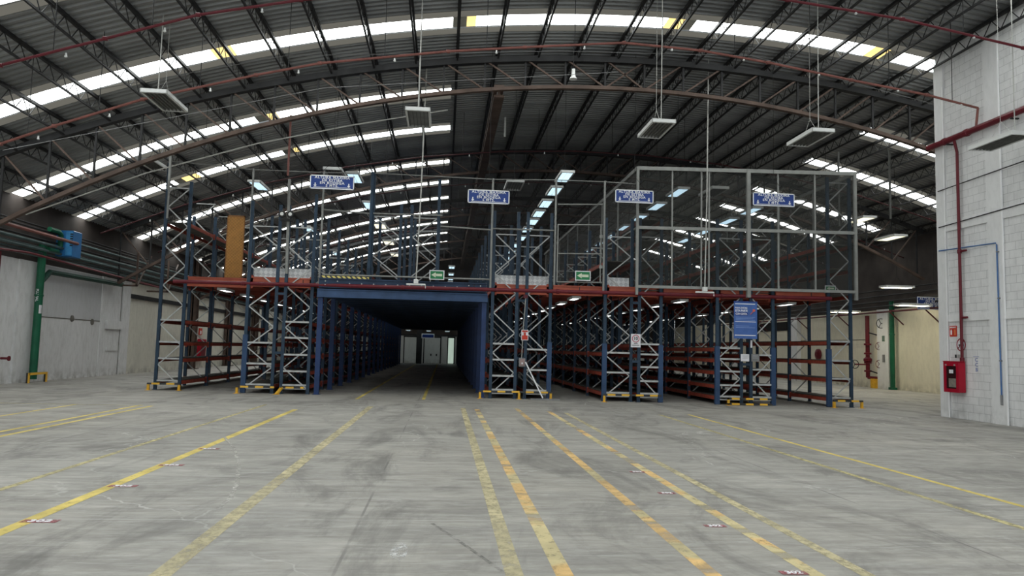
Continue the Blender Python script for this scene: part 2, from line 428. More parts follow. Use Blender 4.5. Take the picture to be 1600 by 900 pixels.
# skylights: each strip a ceiling window of bright sheets, some aged yellow at the joints, with dirty edges made to glow faintly
DIRTY_GLOW = emit('skylight_dirty_glow', (.85, .82, .70), .13)  # weak emission put into the dirty borders in place of daylight passing through
YEL = {20.8: [(-6.7, -6.15), (.35, .62), (6.25, 6.75), (12.6, 13.1)], 26.6: [(-6.6, -6.2)], 31.1: [(-10.9, -10.3), (-6.6, -6.25)],
       15.85: [(-12.5, -12.), (7, 7.5)], 36.9: [(-6.5, -6.2)]}
GAP = {20.8: [(-.05, .35), (6.75, 7.1), (13.1, 13.5)], 26.6: [(-6.95, -6.6)], 31.1: [(-6.95, -6.6), (-11.2, -10.9)], 36.9: [(-6.85, -6.5)], 41.5: [(-6.6, -6.2)], 45.9: [(-6.6, -6.2)]}
k = 0
for c, segs in SKY:
    for a, b in segs:
        k += 1
        g = MB(); e = MB(); cuts = {a, b}
        for lst in (YEL, GAP):
            for u, v in lst.get(c, []):
                if a < u < b: cuts |= {u, v}
        x = a
        while x < b: cuts.add(round(x, 3)); x += .9
        cs = sorted(cuts)
        for u, v in zip(cs, cs[1:]):
            if v-u < .004: continue
            mid = (u+v)/2
            mi = 2 if any(p < mid < q for p, q in GAP.get(c, [])) else 1 if any(p < mid < q for p, q in YEL.get(c, [])) else 0
            g.quad((u, c-HALF, zr(u)+.03), (u, c+HALF, zr(u)+.03), (v, c+HALF, zr(v)+.03), (v, c-HALF, zr(v)+.03), mi)
            for s in (-1, 1):
                y0, y1 = sorted((c+s*HALF, c+s*(HALF+.36)))
                e.quad((u, y0, zr(u)-.012), (u, y1, zr(u)-.012), (v, y1, zr(v)-.012), (v, y0, zr(v)-.012))
        side = 'left' if b < 0 else 'right' if a > 10 else 'whole'
        o = g.build('window_%d' % k, [SKY_WHITE, SKY_YELLOW, EDGE])
        tag(o, {'whole': 'bright skylight strip curving across the whole vault', 'left': 'bright skylight strip on the left half of the vault above the racks',
                'right': 'short bright skylight strip on the right flank of the vault'}[side], 'skylight', 'skylight strips across the %s of the vault' % ('full width' if side == 'whole' else side), 'structure')
        e.build('window_glow_edge', DIRTY_GLOW, o)

# purlins: long lattice joists along the hall
k = 0
x = .12 - 1.27*11
while x < XR-.2:
    z = zr(x)-.04; zb = z-.44; ye = 19.95 if x > 14.3 and False else Y1-.2
    ys0 = Y0+.1 if x < XN or True else YN
    m = MB(); m.box(x-.045, x+.045, ys0, ye, z-.08, z); m.box(x-.025, x+.025, ys0, ye, zb-.025, zb+.025)
    yy = ys0+.1; fl_ = 0
    while yy < min(ye-.35, 50):
        p, q = (z-.07, zb) if fl_ == 0 else (zb, z-.07)
        m.bar((x, yy, p), (x, yy+.32, q), .018, .018); yy += .32; fl_ ^= 1
    o = m.build('roof_purlin', STEEL_DARK, loc=(x, 0, z))
    tag(o, 'long dark steel lattice joist running the length of the roof', 'beam', 'lattice joists under the roof', 'structure'); x += 1.27

# arch trusses across the hall
for ai, ya in enumerate((22.5, 33.6, 44.5, 55.4, 66.3)):
    t = thing('roof_arch_truss', ('large brown steel arch truss nearest the camera, in front of the racks' if ai == 0 else 'brown steel arch truss crossing the hall above the racks'), 'truss',
              (5.5, ya, 4), None if ai == 0 else 'arch trusses above the racks', 'structure')
    xa = [XL+.55 + i*(XR-.5-XL-.55)/40 for i in range(41)]
    lo = MB(); upc = MB()
    for u, v in zip(xa, xa[1:]):
        lo.bar((u, ya, z_low(u)), (v, ya, z_low(v)), .16, .11)
        upc.bar((u, ya, z_up(u)), (v, ya, z_up(v)), .2, .18)
    lo.build('bottom_chord', STEEL_BROWN, t); upc.build('top_chord', STEEL_DARK, t)
    xw = [XL+.55 + i*1.27 for i in range(31)]
    for i, u in enumerate(xw):
        if u > XR-.5: break
        MB().bar((u, ya, z_low(u)), (u, ya, z_up(u)), .06, .06).build('web_post', STEEL_DARK, t)
        v = u+1.27 if u < 5.5 else u-1.27
        if XL+.5 < v < XR-.5:
            MB().bar((u, ya-.03, z_up(u)), (v, ya-.03, z_low(v)), .05, .05).build('web_diagonal', STEEL_BROWN, t)

m = MB(); m.box(1.3, 1.62, 22.6, Y1-.3, 9.78, 9.86); m.box(1.3, 1.62, 22.6, Y1-.3, 9.46, 9.54); m.box(1.42, 1.5, 22.6, Y1-.3, 9.54, 9.78)
tag(m.build('roof_girder', STEEL_BROWN, loc=(1.46, 22.6, 9.6)), 'dark brown steel girder running lengthwise under the roof from the nearest arch', 'beam', kind='structure')

# left wall: plaster below, dark sheeting above
def wall(name, mats, boxes, label):
    m = MB()
    for b in boxes: m.box(*b)
    return tag(m.build(name, mats), label, 'wall', kind='structure')
wl = wall('wall_left', W_LEFT, [(XL-.3, XL, Y0, 36.0, 0, 4.3), ], 'scuffed white plaster wall on the left with old bricked-up openings')
MB().box(XL-.3, XL-.03, 36.0, Y1, 0, 4.3).build('wall_panel', W_LEFT2, wl)
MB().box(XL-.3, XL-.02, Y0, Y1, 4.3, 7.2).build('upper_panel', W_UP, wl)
for (a, b) in ((27.0, 28.6), (33.3, 33.65), (35.4, 36.2)):
    MB().box(XL, XL+.07, a, b, 0, 4.3).build('wall_pilaster', W_LEFT, wl)
MB().box(XL, XL+.03, 28.6, 33.3, 0, 2.34).build('wall_infill_panel', W_LEFT, wl)
JD = mat('joint_dark_left', (.16, .15, .13), .9)  # dark colour of the joint lines and anchors on the left wall
MB().box(XL+.02, XL+.045, 28.6, 33.3, 2.34, 2.375).build('wall_joint', JD, wl)
for a in (33.3, 33.68, 35.38): MB().box(XL-.01, XL+.012, a-.012, a+.012, 0, 4.2).build('wall_joint', JD, wl)
for a, zz in ((30.9, 2.38), (32.6, 2.3)): MB().lathe((XL+.02, a, zz), [(.14, 0), (.12, .05), (.05, .07)], 10, 'x').build('wall_anchor', JD, wl)
MB().box(XL, XL+.03, 28.6, 33.3, 2.38, 4.25).build('wall_infill_panel', wall_material('plaster_left_grey', (.56, .565, .57), amount=.4), wl)
MB().box(XL, XL+.10, 33.9, 35.5, 2.05, 2.42).build('wall_ledge_block', W_LEFT, wl)
MB().box(XL, XL+.05, 34.1, 35.2, 1.1, 1.3).build('wall_ledge_block', W_LEFT, wl)
MB().box(XL, XL+.08, 36.2, Y1, 3.55, 3.75).build('wall_rail', STEEL_DARK, wl)
# near right block wall with concrete frame
wr = wall('wall_right', W_BLOCK, [(XN, XN+.3, Y0, YN, 0, 10.7)], 'white painted block wall on the right, nearest the camera')
for nm, b in (('wall_pilaster', (XN-.05, XN, 19.72, YN+.02, 0, 10.2)), ('wall_pilaster', (XN-.05, XN, 17.6, 18.12, 0, 10.2)), ('wall_pilaster', (XN-.05, XN, 12.2, 12.7, 0, 10.2)),
              ('wall_band', (XN-.045, XN, Y0, 19.72, 2.68, 2.88)), ('wall_band', (XN-.045, XN, Y0, 19.72, 5.25, 5.55))):
    MB().box(*b).build(nm, W_PLAIN, wr)
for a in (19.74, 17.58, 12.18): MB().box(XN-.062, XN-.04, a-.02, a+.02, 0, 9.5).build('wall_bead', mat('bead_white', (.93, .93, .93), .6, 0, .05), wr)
wall('wall_partition', W_PLAIN, [(XN+.3, XR, YN-.3, YN, 0, 10.3)], 'white return wall closing off the block on the right')
wf = wall('wall_far_right', W_CREAM, [(XR, XR+.3, YN-.3, Y1, 0, 4.2)], 'cream rendered wall at the far right behind the racks')
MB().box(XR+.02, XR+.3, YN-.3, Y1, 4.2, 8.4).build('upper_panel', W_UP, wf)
for a in (36.9, 47.0, 57.0): MB().box(XR-.28, XR, a, a+1.0, 0, 4.2).build('wall_pilaster', W_PLAIN, wf)
MB().box(XR-.01, XR+.01, 39.5, Y1, 2.6, 2.64).build('wall_joint', mat('joint_dark', (.2, .18, .14)), wf)
wb = wall('wall_back', W_BACK, [(XL, XR, Y1, Y1+.3, 0, 2.75)], 'white back wall seen at the end of the tunnel')
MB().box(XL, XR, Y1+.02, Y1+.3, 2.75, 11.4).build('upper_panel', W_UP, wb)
MB().box(XL, XR, Y1-.06, Y1, 2.7, 2.86).build('wall_band', STEEL_DARK, wb)

# roller doors and a lit doorway at the end of the tunnel
def back_door(i, x0, x1, label, m=W_BACK, extra=None):
    d = thing('door_%d' % i, label, 'door', (x0, Y1, 0), kind='structure')
    b = MB()
    b.box(x0, x1, Y1-.05, Y1, .05, 2.55); b.build('door_panel', m, d)
    f = MB(); f.box(x0-.1, x0, Y1-.09, Y1, 0, 2.65); f.box(x1, x1+.1, Y1-.09, Y1, 0, 2.65); f.box(x0-.1, x1+.1, Y1-.09, Y1, 2.55, 2.68); f.build('door_frame', STEEL_DARK, d)
    if extra: extra(d)
W_DOOR = wall_material('door_white', (.66, .69, .66), amount=.3)
back_door(1, -3.9, -2.75, 'white roller door at the end of the tunnel, left of the dark column', W_DOOR)
back_door(2, -1.95, -.4, 'wide white door in the middle of the back wall with two dark handles', W_DOOR,
          lambda d: [MB().box(a, a+.12, Y1-.09, Y1-.05, .75, .95).build('door_handle', BLACK, d) for a in (-1.35, -.8)])
DOOR_LIT = emit('doorway_daylight', (.8, 1., .85), .35)
back_door(3, .4, .95, 'narrow pale lit doorway at the right end of the tunnel', DOOR_LIT)
back_door(4, 1.3, 2.4, 'white door at the end of the tunnel, right of the lit doorway', W_DOOR)
o = MB().box(-2.62, -2.12, 71.4, 71.9, 0, 9.0).build('back_column', STEEL_DARK, loc=(-2.4, 71.6, 0))
tag(o, 'dark square column standing at the end of the tunnel', 'column', kind='structure')

# ------------------------------------------------------------------ floor markings (painted, worn)
LINES = [(.55, -3, 20.0, .13, P_FADE, 'faded yellow floor line just left of the orange dashed one'), (.91, -3, 19.7, .13, P_ORG, 'broken orange floor line, first right of the middle'),
         (2.0, -3, 20.2, .12, P_ORG, 'patchy orange floor line between the dashed one and the tagged one'), (2.78, -3, 19.4, .12, P_ORG, 'orange floor line with faint red tags on the right'),
         (3.17, -3, 19.1, .11, P_FADE, 'faded floor line right beside the tagged orange one'), (-1.88, -3, 20.0, .15, P_FADE, 'wide faded yellow floor line left of the floor joint'),
         (-3.57, -3, 18.7, .13, P_YEL, 'bright yellow floor line with red number tags on the left'), (-4.58, -3, 20.0, .09, P_THIN, 'thin pale floor line left of the bright yellow one'),
         (-7.06, -3, 19.0, .1, P_YEL, 'right one of the close pair of yellow lines at the left'), (-7.40, -3, 19.2, .1, P_YEL, 'left one of the close pair of yellow lines at the left'),
         (-8.86, -3, 19.1, .09, P_YEL, 'single yellow floor line left of the close pair'), (-10.6, -3, 19.1, .09, P_THIN, 'outermost faint yellow floor line, nearest the left wall'),
         (6.46, -3, 19.2, .09, P_YEL, 'long yellow floor line furthest right on the open floor'), (5.62, -3, 19.0, .10, P_THIN, 'faint worn floor line just left of the furthest right one'),
         (-2.55, 22.6, 70, .1, P_YEL, 'left yellow line on the floor inside the tunnel'), (-.58, 22.9, 70, .1, P_YEL, 'right yellow line on the floor inside the tunnel')]
for i, (x, a, b, w, m, lab) in enumerate(LINES):
    z = .002
    g = MB(); steps = int((b-a)/4)+1
    for s in range(steps):
        y0 = a+(b-a)*s/steps; y1 = a+(b-a)*(s+1)/steps
        g.quad((x-w/2, y0, z), (x+w/2, y0, z), (x+w/2, y1, z), (x-w/2, y1, z))
    o = g.build('floor_line', m, loc=(x, a, 0)); tag(o, lab, 'floor marking', kind='structure')
g = MB().quad((-10.6, 19.0, .0022), (-7.3, 19.0, .0022), (-7.3, 19.08, .0022), (-10.6, 19.08, .0022))
tag(g.build('floor_line', P_THIN, loc=(-9, 19, 0)), 'short cross line joining the left yellow floor lines', 'floor marking', kind='structure')
m = MB(); c0 = (-.30, 6.0)
pts = [(c0[0]+random.uniform(.7, 1.1)*.075*math.cos(t*math.pi/8), c0[1]+random.uniform(.6, 1.2)*.30*math.sin(t*math.pi/8), .003) for t in range(16)]
m.v = pts; m.f = [tuple(range(16))]; m.mi = [0]
tag(m.build('paint_splash', P_WHITE, loc=(-.3, 6, 0)), 'small white paint splash on the floor joint near the camera', 'paint mark', kind='structure')
def scuff(pts, w, m, lab):
    g = MB()
    for (a, b) in zip(pts, pts[1:]):
        d = (Vector(b)-Vector(a)).normalized(); nx, ny = -d.y*w/2, d.x*w/2
        g.quad((a[0]-nx, a[1]-ny, .0025), (b[0]-nx, b[1]-ny, .0025), (b[0]+nx, b[1]+ny, .0025), (a[0]+nx, a[1]+ny, .0025))
    tag(g.build('floor_scuff', m, loc=(pts[0][0], pts[0][1], 0)), lab, 'scuff mark', kind='structure')
scuff([(-3.65, 13.06), (-3.13, 11.74), (-2.65, 10.22), (-2.30, 8.84), (-2.14, 8.02), (-2.12, 7.56)], .05, paint_material('scuff_pale', (.60, .58, .53), .35, .6), 'pale curved tyre mark beside the bright yellow line')
scuff([(-0.06, 6.93), (0.19, 6.27), (0.47, 5.47)], .035, paint_material('scuff_dark', (.17, .165, .15), .42, .75), 'dark straight skid mark near the camera, left of the faded line')
for x, yy, lab in ((-3.58, 6.95, 'nearest to the camera'), (-3.57, 8.6, 'second from the camera'), (-3.57, 10.05, 'third from the camera'), (-3.57, 11.6, 'fourth from the camera')):
    t = thing('floor_tag', 'red number tag on the bright yellow floor line, %s' % lab, 'floor tag', (x+.12, yy, 0), 'red number tags on the left line')
    MB().box(x-.03, x+.27, yy-.055, yy+.055, .003, .005).build('tag_plate', P_TAG, t)
    text('lettering', '302', .11, (x+.12, yy, .006), t, TXT_WHITE, 'z', sx=1.2)
for x, yy, s, lab in ((2.66, 5.42, 'Da', 'nearest to the camera'), (2.60, 6.87, 'D', 'second from the camera'), (2.62, 8.44, '', 'third from the camera'), (2.66, 9.9, '', 'fourth from the camera')):
    t = thing('floor_tag', 'faded red tag beside the tagged orange floor line, %s' % lab, 'floor tag', (x, yy, 0), 'faded tags on the right line')
    MB().box(x-.13, x+.07, yy-.045, yy+.045, .003, .005).build('tag_plate', P_TAG, t)
    text('lettering', '302', .085, (x-.03, yy, .006), t, TXT_WHITE, 'z', sx=1.)

# ------------------------------------------------------------------ pallet rack rows
BAY = 2.75; NB = 16
LACE = .65
def upright_mesh(h):
    """open channel post with base plate, opening inwards"""
    m = MB()
    m.prism([(-.05, -.035), (.05, -.035), (.05, .035), (.03, .035), (.03, -.015), (-.03, -.015), (-.03, .035), (-.05, .035)], .012, h)
    m.box(-.075, .075, -.06, .06, 0, .012)
    return m.mesh('upright', BLUE)
UPR = {}
def upr(h):
    if h not in UPR: UPR[h] = upright_mesh(h)
    return UPR[h]
def lacing_mesh(w, h, start):
    m = MB(); x0, x1 = .045, w-.045
    m.bar((x0, 0, .16), (x1, 0, .16), .03, .035); 
    z = .175; side = start
    while z+LACE < h-.15:
        a, b = (x0, x1) if side == 0 else (x1, x0)
        m.bar((a, .012*(1-2*side), z), (b, .012*(1-2*side), z+LACE), .022, .036); z += LACE; side ^= 1
    m.bar((x0, 0, z), (x1, 0, z), .03, .035)
    return m.mesh('lacing', GALV)
def beam_mesh():
    m = MB(); L = BAY-.07
    m.box(-.022, .022, .035, .035+L, -.055, .055)
    m.box(-.016, .030, .035, .035+L, -.012, .018)        # pressed step
    for yy in (.035, L-.035+.035):
        m.box(-.03, .03, yy, yy+.035, -.11, .09)         # end connector
    return m.mesh('beam', ORANGE)
BEAM = beam_mesh()
SH = {}
def shelf_mesh(w):
    if w not in SH:
        m = MB(); m.bbox(.03, w-.03, .05, BAY-.05, 0, .03, .006); SH[w] = m.mesh('shelf_board', SHELF)
    return SH[w]
CB = {}
def cross_mesh(w):
    if w not in CB:
        m = MB(); m.box(.05, w-.05, -.045, -.02, -.028, .028); m.box(.05, w-.05, -.045, .03, .022, .028); CB[w] = m.mesh('cross_bar', GALV)
    return CB[w]

ROWS = [  # x0, x1, front Y, first lace side (0 = from x0), height(s), lower levels, upper levels, label
    (-9.33, -8.57, 25.25, 1, (7.5, 6.9), (.24, .96, 1.5, 2.22), (5.45,), 'blue pallet rack row standing alone at the far left, beside the left wall'),
    (-6.34, -5.44, 24.45, 0, (6.2, 6.1), (.22, .88, 1.55), (), 'blue pallet rack row facing the left aisle, second rack row from the left'),
    (-5.16, -4.32, 24.45, 1, (6.1, 6.5), (.22, .66, 1.19, 1.73, 2.24), (), 'blue pallet rack row directly left of the tunnel posts'),
    (1.53, 2.33, 24.2, 0, (6.15, 6.15), (.22, .67, 1.19, 1.71), (), 'blue pallet rack row directly right of the tunnel posts'),
    (2.65, 3.44, 24.2, 1, (6.15, 6.15), (.22, .88, 1.55), (), 'blue pallet rack row behind the red and white sign, right one of its pair'),
    (5.19, 6.07, 23.8, 0, (6.0, 6.0), (.22, .87, 1.51), (4.5,), 'blue pallet rack row left of the white speed limit sign'),
    (6.28, 7.0, 23.6, 1, (6.0, 6.0), (.22, .62, 1.07, 1.48, 1.81), (4.5, 5.2, 5.9), 'blue pallet rack row right of the white speed limit sign'),
    (8.76, 9.56, 23.25, 0, (6.0, 6.0), (.2, .56, 1.0, 1.4, 1.75), (4.4, 5.2), 'blue pallet rack row left of the post with the blue poster'),
    (9.86, 10.6, 23.2, 1, (6.0, 6.0), (.2, .6, 1.08, 1.55), (4.6, 5.4), 'blue pallet rack row right of the post with the blue poster'),
    (12.38, 13.13, 23.0, 0, (7.5, 7.5), (.24, .85, 1.43, 2.05), (4.4, 5.2), 'blue pallet rack row standing alone at the far right, towards the cream wall'),
]
Z_DECK = 3.72
GUARDED = {1: 0, 4: 1, 5: 0, 6: 1, 7: 0, 8: 1, 9: 0}
BLUE_GUARD = mat('guard_blue', (.03, .065, .14), .5, 0, .2, 3)
for ri, (x0, x1, yf, lace0, hs, lows, ups, lab) in enumerate(ROWS):
    w = round(x1-x0, 3)
    row = thing('pallet_rack_row', lab, 'pallet rack', (x0, yf, 0), 'rows of blue pallet racks')
    lm = lacing_mesh(w, min(hs), lace0)
    for j in range(NB+1):
        fr = bpy.data.objects.new('upright_frame', lm); COL.objects.link(fr); fr.parent = row; fr.location = (0, j*BAY, 0)
        for sx, h in ((0, hs[0]), (w, hs[1])):
            part('upright', upr(h if j == 0 else min(h, 6.2)), fr, (sx, 0, 0))
    for z in lows: part('cross_bar', cross_mesh(w), row, (0, 0, z+.06))
    if ri in GUARDED:
        gx = w if GUARDED[ri] else 0.
        ug = MB().prism([(-.075, -.06), (.075, -.06), (.075, .05), (.058, .05), (.058, -.042), (-.058, -.042), (-.058, .05), (-.075, .05)], .02, 1.86).build('upright_guard', BLUE_GUARD, row)
        ug.data.transform(Matrix.Translation(ORG[row.name])); ug.location = (gx, 0, 0)
    levels = list(lows) + [3.56] + list(ups)
    ind = min(NB, max(1, 100 // (2*len(levels))))
    for j in range(ind):
        for z in levels:
            for sx in (0, w): part('beam', BEAM, row, (sx, j*BAY, z))
            part('shelf_board', shelf_mesh(w), row, (0, j*BAY, z+.056))
    m = MB(); s = MB()
    for j in range(ind, NB):
        for z in levels:
            for sx in (x0, x1): m.box(sx-.025, sx+.025, yf+j*BAY+.04, yf+(j+1)*BAY-.04, z-.055, z+.055)
            s.box(x0+.03, x1-.03, yf+j*BAY+.05, yf+(j+1)*BAY-.05, z+.056, z+.086)
    if m.v:
        o = m.build('distant_beam', ORANGE, row); o['kind'] = 'stuff'
        o = s.build('distant_shelf_board', SHELF, row); o['kind'] = 'stuff'
# row spacers between the paired rows
for a, b in ((1, 2), (3, 4), (5, 6), (7, 8)):
    xa, xb = ROWS[a][1], ROWS[b][0]; yf = min(ROWS[a][2], ROWS[b][2])
    for z in (1.3, 3.2):
        row = [o for o in bpy.data.objects if o.get('label') == ROWS[a][7]][0]
        MB().box(xa-.02, xb+.02, yf-.045, yf-.01, z-.04, z+.04).build('row_spacer', BLUE, row)

# the double rack standing on the tunnel deck
t = thing('pallet_rack_row', 'short blue pallet rack standing on the deck above the tunnel', 'pallet rack', (-2.47, 24.4, Z_DECK), 'rows of blue pallet racks')
for xa, w, l0, h in ((-2.47, .92, 1, 3.0), (-1.2, .88, 0, 3.0)):
    lm = lacing_mesh(w, 2.55, l0)
    for j in (0, 1):
        fr = bpy.data.objects.new('upright_frame', lm); COL.objects.link(fr); fr.parent = t; fr.location = (xa+2.47, j*BAY, 0)
        hh = (3.55, 2.55) if xa < -2 else (2.55, 3.45)
        for sx, h in ((0, hh[0]), (w, hh[1])): part('upright', upr(h if j == 0 else 2.55), fr, (sx, 0, 0))
    for sx in (0, w): part('beam', BEAM, t, (xa+2.47+sx, 0, .12))

# ------------------------------------------------------------------ walkway decks between the rows and the tunnel
def deck(x0, x1, yf, label, ye=68.4):
    if label.startswith('deck with'):
        t = thing('edge_beam', label, 'beam', (x0, yf, 3.4), 'orange edge beams over the rack pairs')
        m = MB(); m.box(x0, x1, yf-.03, yf+.03, 3.42, 3.72); m.box(x0, x1, yf-.05, yf+.03, 3.69, 3.73); m.box(x0, x1, yf-.05, yf+.03, 3.41, 3.45); m.build('front_beam', ORANGE_FRONT, t)
        for x in (x0+.03, x1-.03): MB().box(x-.03, x+.03, yf-.03, yf+.06, 3.36, 3.78).build('end_bracket', ORANGE, t)
        return t
    t = thing('walkway_deck', label, 'walkway', (x0, yf, 3.4), 'raised walkways between the racks')
    MB().box(x0+.02, x1-.02, yf+.04, ye, 3.64, 3.70).build('deck_panel', SHELF, t)
    m = MB(); m.box(x0, x1, yf-.03, yf+.03, 3.42, 3.72); m.box(x0, x1, yf-.05, yf+.03, 3.69, 3.73); m.box(x0, x1, yf-.05, yf+.03, 3.41, 3.45); m.build('front_beam', ORANGE_FRONT, t)
    j = 1
    while yf+j*BAY/2 < yf+30:
        yy = yf+j*BAY/2; MB().box(x0+.05, x1-.05, yy-.03, yy+.03, 3.52, 3.64).build('joist', ORANGE, t); j += 1
    return t
deck(-8.51, -6.40, 25.25, 'raised walkway with an orange front beam at the left, under the amber panel')
deck(-6.28, -4.36, 24.52, 'deck with an orange edge beam over the rack pair left of the tunnel')
deck(1.6, 3.38, 24.27, 'deck with an orange edge beam over the rack pair right of the tunnel')
deck(3.50, 5.13, 24.0, 'raised walkway with an orange front beam below the gate with the green arrow')
deck(5.25, 6.95, 23.75, 'deck with an orange edge beam under the left corner of the cage')
deck(7.06, 8.70, 23.5, 'raised walkway with an orange front beam under the middle of the cage')
deck(8.82, 10.55, 23.3, 'deck with an orange edge beam behind the blue poster')
deck(10.66, 12.32, 23.1, 'raised walkway with an orange front beam under the right end of the cage')

tn = thing('tunnel_canopy', 'dark blue steel tunnel of posts and deck through the middle of the racks', 'tunnel', (-1.4, 24.3, 0))
TL, TR = -4.03, 1.27
pm = MB(); pm.box(-.075, .075, -.07, -.05, .012, 3.42); pm.box(-.075, .075, .05, .07, .012, 3.42); pm.box(-.02, .02, -.05, .05, .012, 3.42); pm.box(-.12, .12, -.12, .12, 0, .012)
pme = pm.mesh('post', BLUE_BRIGHT)
cm = MB(); cm.box(TL, TR, -.05, .05, 3.40, 3.42); cm.box(TL, TR, -.02, .02, 3.20, 3.40); cm.box(TL, TR, -.05, .05, 3.18, 3.2)
cme = cm.mesh('cross_beam', BLUE_DECK)
for j in range(NB+1):
    for xx in (TL, TR): part('post', pme, tn, (xx+1.4, j*BAY+.1, 0))
    if j: part('cross_beam', cme, tn, (1.4, j*BAY+.1, 0)); part('cross_beam', cme, tn, (1.4, (j-.5)*BAY+.1, 0))
m = MB()
yy = 24.4
while yy < 68.3:
    m.box(TL, TR, yy, yy+.15, 3.43, 3.47); m.box(TL, TR, yy+.15, yy+.3, 3.46, 3.50); yy += .3
m.build('deck_panel', BLUE_DECK, tn)
m = MB(); m.box(TL-.05, TR+.05, 24.22, 24.30, 3.44, 3.72); m.box(TL-.05, TR+.05, 24.19, 24.30, 3.70, 3.74); m.box(TL-.05, TR+.05, 24.19, 24.30, 3.43, 3.46)
m.build('upper_beam', BLUE_DECK, tn)
m = MB(); m.box(TL-.1, TR+.1, 24.26, 24.33, 3.12, 3.38); m.box(TL-.1, TR+.1, 24.22, 24.33, 3.12, 3.15); m.box(TL-.1, TR+.1, 24.22, 24.33, 3.36, 3.39)
m.build('lower_beam', mat('lower_beam_blue', (.045, .09, .19), .5), tn)
bolt = MB().lathe((0, 0, 0), [(.0, -.012), (.02, -.012), (.024, 0), (.024, .004)], 8, 'y').mesh('bolt', GALV)
for i in range(14):
    bx = TL+.15 + i*.385
    for z in ((3.52, 3.64) if i in (0, 1, 12, 13) else (3.58,)): part('bolt', bolt, tn, (bx+1.4, -.085, z))
MB().box(-4.02, -2.5, 24.2, 24.28, 3.745, 3.81).build('hazard_strip', STRIPE_FINE, tn)

# red main along the front of the decks
t = thing('sprinkler_main', 'long dark red pipe running along the front of all the racks', 'pipe', (2, 24, 3.5))
def front_y(x): return 24.55 - .082*(x+4.0) - .28
MB().tube([(x, front_y(x), 3.50-.0005*x) for x in (-8.75, -4, 0, 4, 8, 12.45)], .062, 10).build('pipe_run', RED_PIPE, t)
for xx in (-8.3, -4.6, .9, 2.57, 4.3, 8.2, 11.8):
    MB().tube([(xx, front_y(xx), 3.5), (xx, front_y(xx), 3.66)], .014, 6).build('pipe_hanger', STEEL_DARK, t)
for xx in (-6.5, -1.4, 3.6, 8.9):
    MB().lathe((xx, front_y(xx), 3.5), [(.066, -.05), (.078, -.045), (.078, .045), (.066, .05)], 10, 'x').build('pipe_coupling', RED_PIPE, t)
t2 = None

# ------------------------------------------------------------------ fences on the deck
def post_m(h, r=.035): return MB().tube([(0, 0, 0), (0, 0, h)], r, 8).mesh('post', GALV_POST)
fe = thing('net_fence', 'tall wire net fence with grey posts along the front of the upper deck', 'fence', (-1.5, 24.4, 3.72))
FP = [(-9.2, 25.0, 7.55), (-6.42, 24.62, 7.3), (-4.12, 24.5, 7.28), (-2.52, 24.34, 7.3), (1.44, 24.12, 7.22), (3.54, 24.05, 7.28), (5.1, 23.66, 7.2), (6.1, 23.5, 7.14)]
for i, (x, yy, z) in enumerate(FP[:-1]):
    MB().tube([(x, yy, 3.55 if i else 5.6), (x, yy, z)], .035 if i != 3 else .06, 8).build('post', GALV_POST if i != 3 else BLUE, fe)
m = MB()
for (a, b) in zip(FP, FP[1:]): m.tube([(a[0], a[1], a[2]-.03), (b[0], b[1], b[2]-.03)], .016, 6)
m.build('top_wire', GALV_POST, fe)
for a, b, z0, z1 in ((FP[2], FP[3], 6.02, 5.92), (FP[3], (-.2, 24.2), 5.93, 5.93), ((-.25, 24.2), FP[4], 5.57, 5.5), (FP[4], FP[5], 5.55, 5.55), ((-4., 24.3), FP[4], 3.86, 3.86)):
    MB().tube([(a[0], a[1]+.03, z0), (b[0], b[1]+.03, z1)], .028, 6).build('rail', GALV_POST, fe)
for a, b in zip(FP[1:], FP[2:]):
    MB().quad((a[0], a[1], 3.8), (b[0], b[1], 3.8), (b[0], b[1], b[2]-.05), (a[0], a[1], a[2]-.05)).build('netting', NET_FRONT, fe)
MB().tube([(-5.15, 24.38, 3.85), (-5.2, 24.38, 6.95)], .05, 8).build('post', GALV_POST, fe)

ga = thing('net_gate', 'wire gate frame above the walkway, behind the right green arrow sign', 'gate', (4.35, 23.84, 3.75))
m = MB()
for z in (3.84, 4.78, 5.74, 6.42): m.tube([(3.6, 24.0, z), (5.06, 23.7, z)], .022, 6)
for x, z1 in ((3.62, 5.74), (5.0, 5.74)): m.tube([(x, 24.0-(x-3.6)*.205, 3.82), (x, 24.0-(x-3.6)*.205, z1)], .025, 6)
m.build('gate_frame', GALV_POST, ga)
for z in (4.3, 5.3): MB().box(4.96, 5.08, 23.68, 23.74, z, z+.1).build('hinge', GALV_POST, ga)

cg = thing('net_cage', 'tall grey wire cage with square posts on the right of the upper deck', 'cage', (9.7, 23.3, 3.7))
CX0, CX1 = 6.12, 13.2
def cy(x): return 23.34 - .082*(x-6.1)
YC2 = 46.0
def cgbar(name, p, q, w, h=None, m=GALV_POST): return MB().bar(p, q, w, h or w).build(name, m, cg)
for x, w in ((CX0, .08), (9.72, .12), (CX1, .09)): cgbar('post', (x, cy(x), 3.45), (x, cy(x), 7.62), w)
for x, w in ((7.25, .05), (8.2, .05), (8.45, .05), (10.7, .05), (11.9, .05)): cgbar('post', (x, cy(x)+.03, 3.68), (x, cy(x)+.03, 7.6), w)
for z, h in ((7.60, .12), (5.64, .10), (3.72, .09)): cgbar('rail', (CX0, cy(CX0), z), (CX1+.04, cy(CX1), z), .07, h)
cgbar('side_rail', (CX0, cy(CX0), 7.60), (CX0, YC2, 7.60), .08, .12); cgbar('side_rail', (CX1, cy(CX1), 7.60), (CX1, YC2, 7.60), .08, .1)
cgbar('side_rail', (CX0, cy(CX0), 5.64), (CX0, YC2, 5.64), .05, .05)
for j in range(1, 9): cgbar('post', (CX0, cy(CX0)+j*BAY, 3.7), (CX0, cy(CX0)+j*BAY, 7.55), .05)
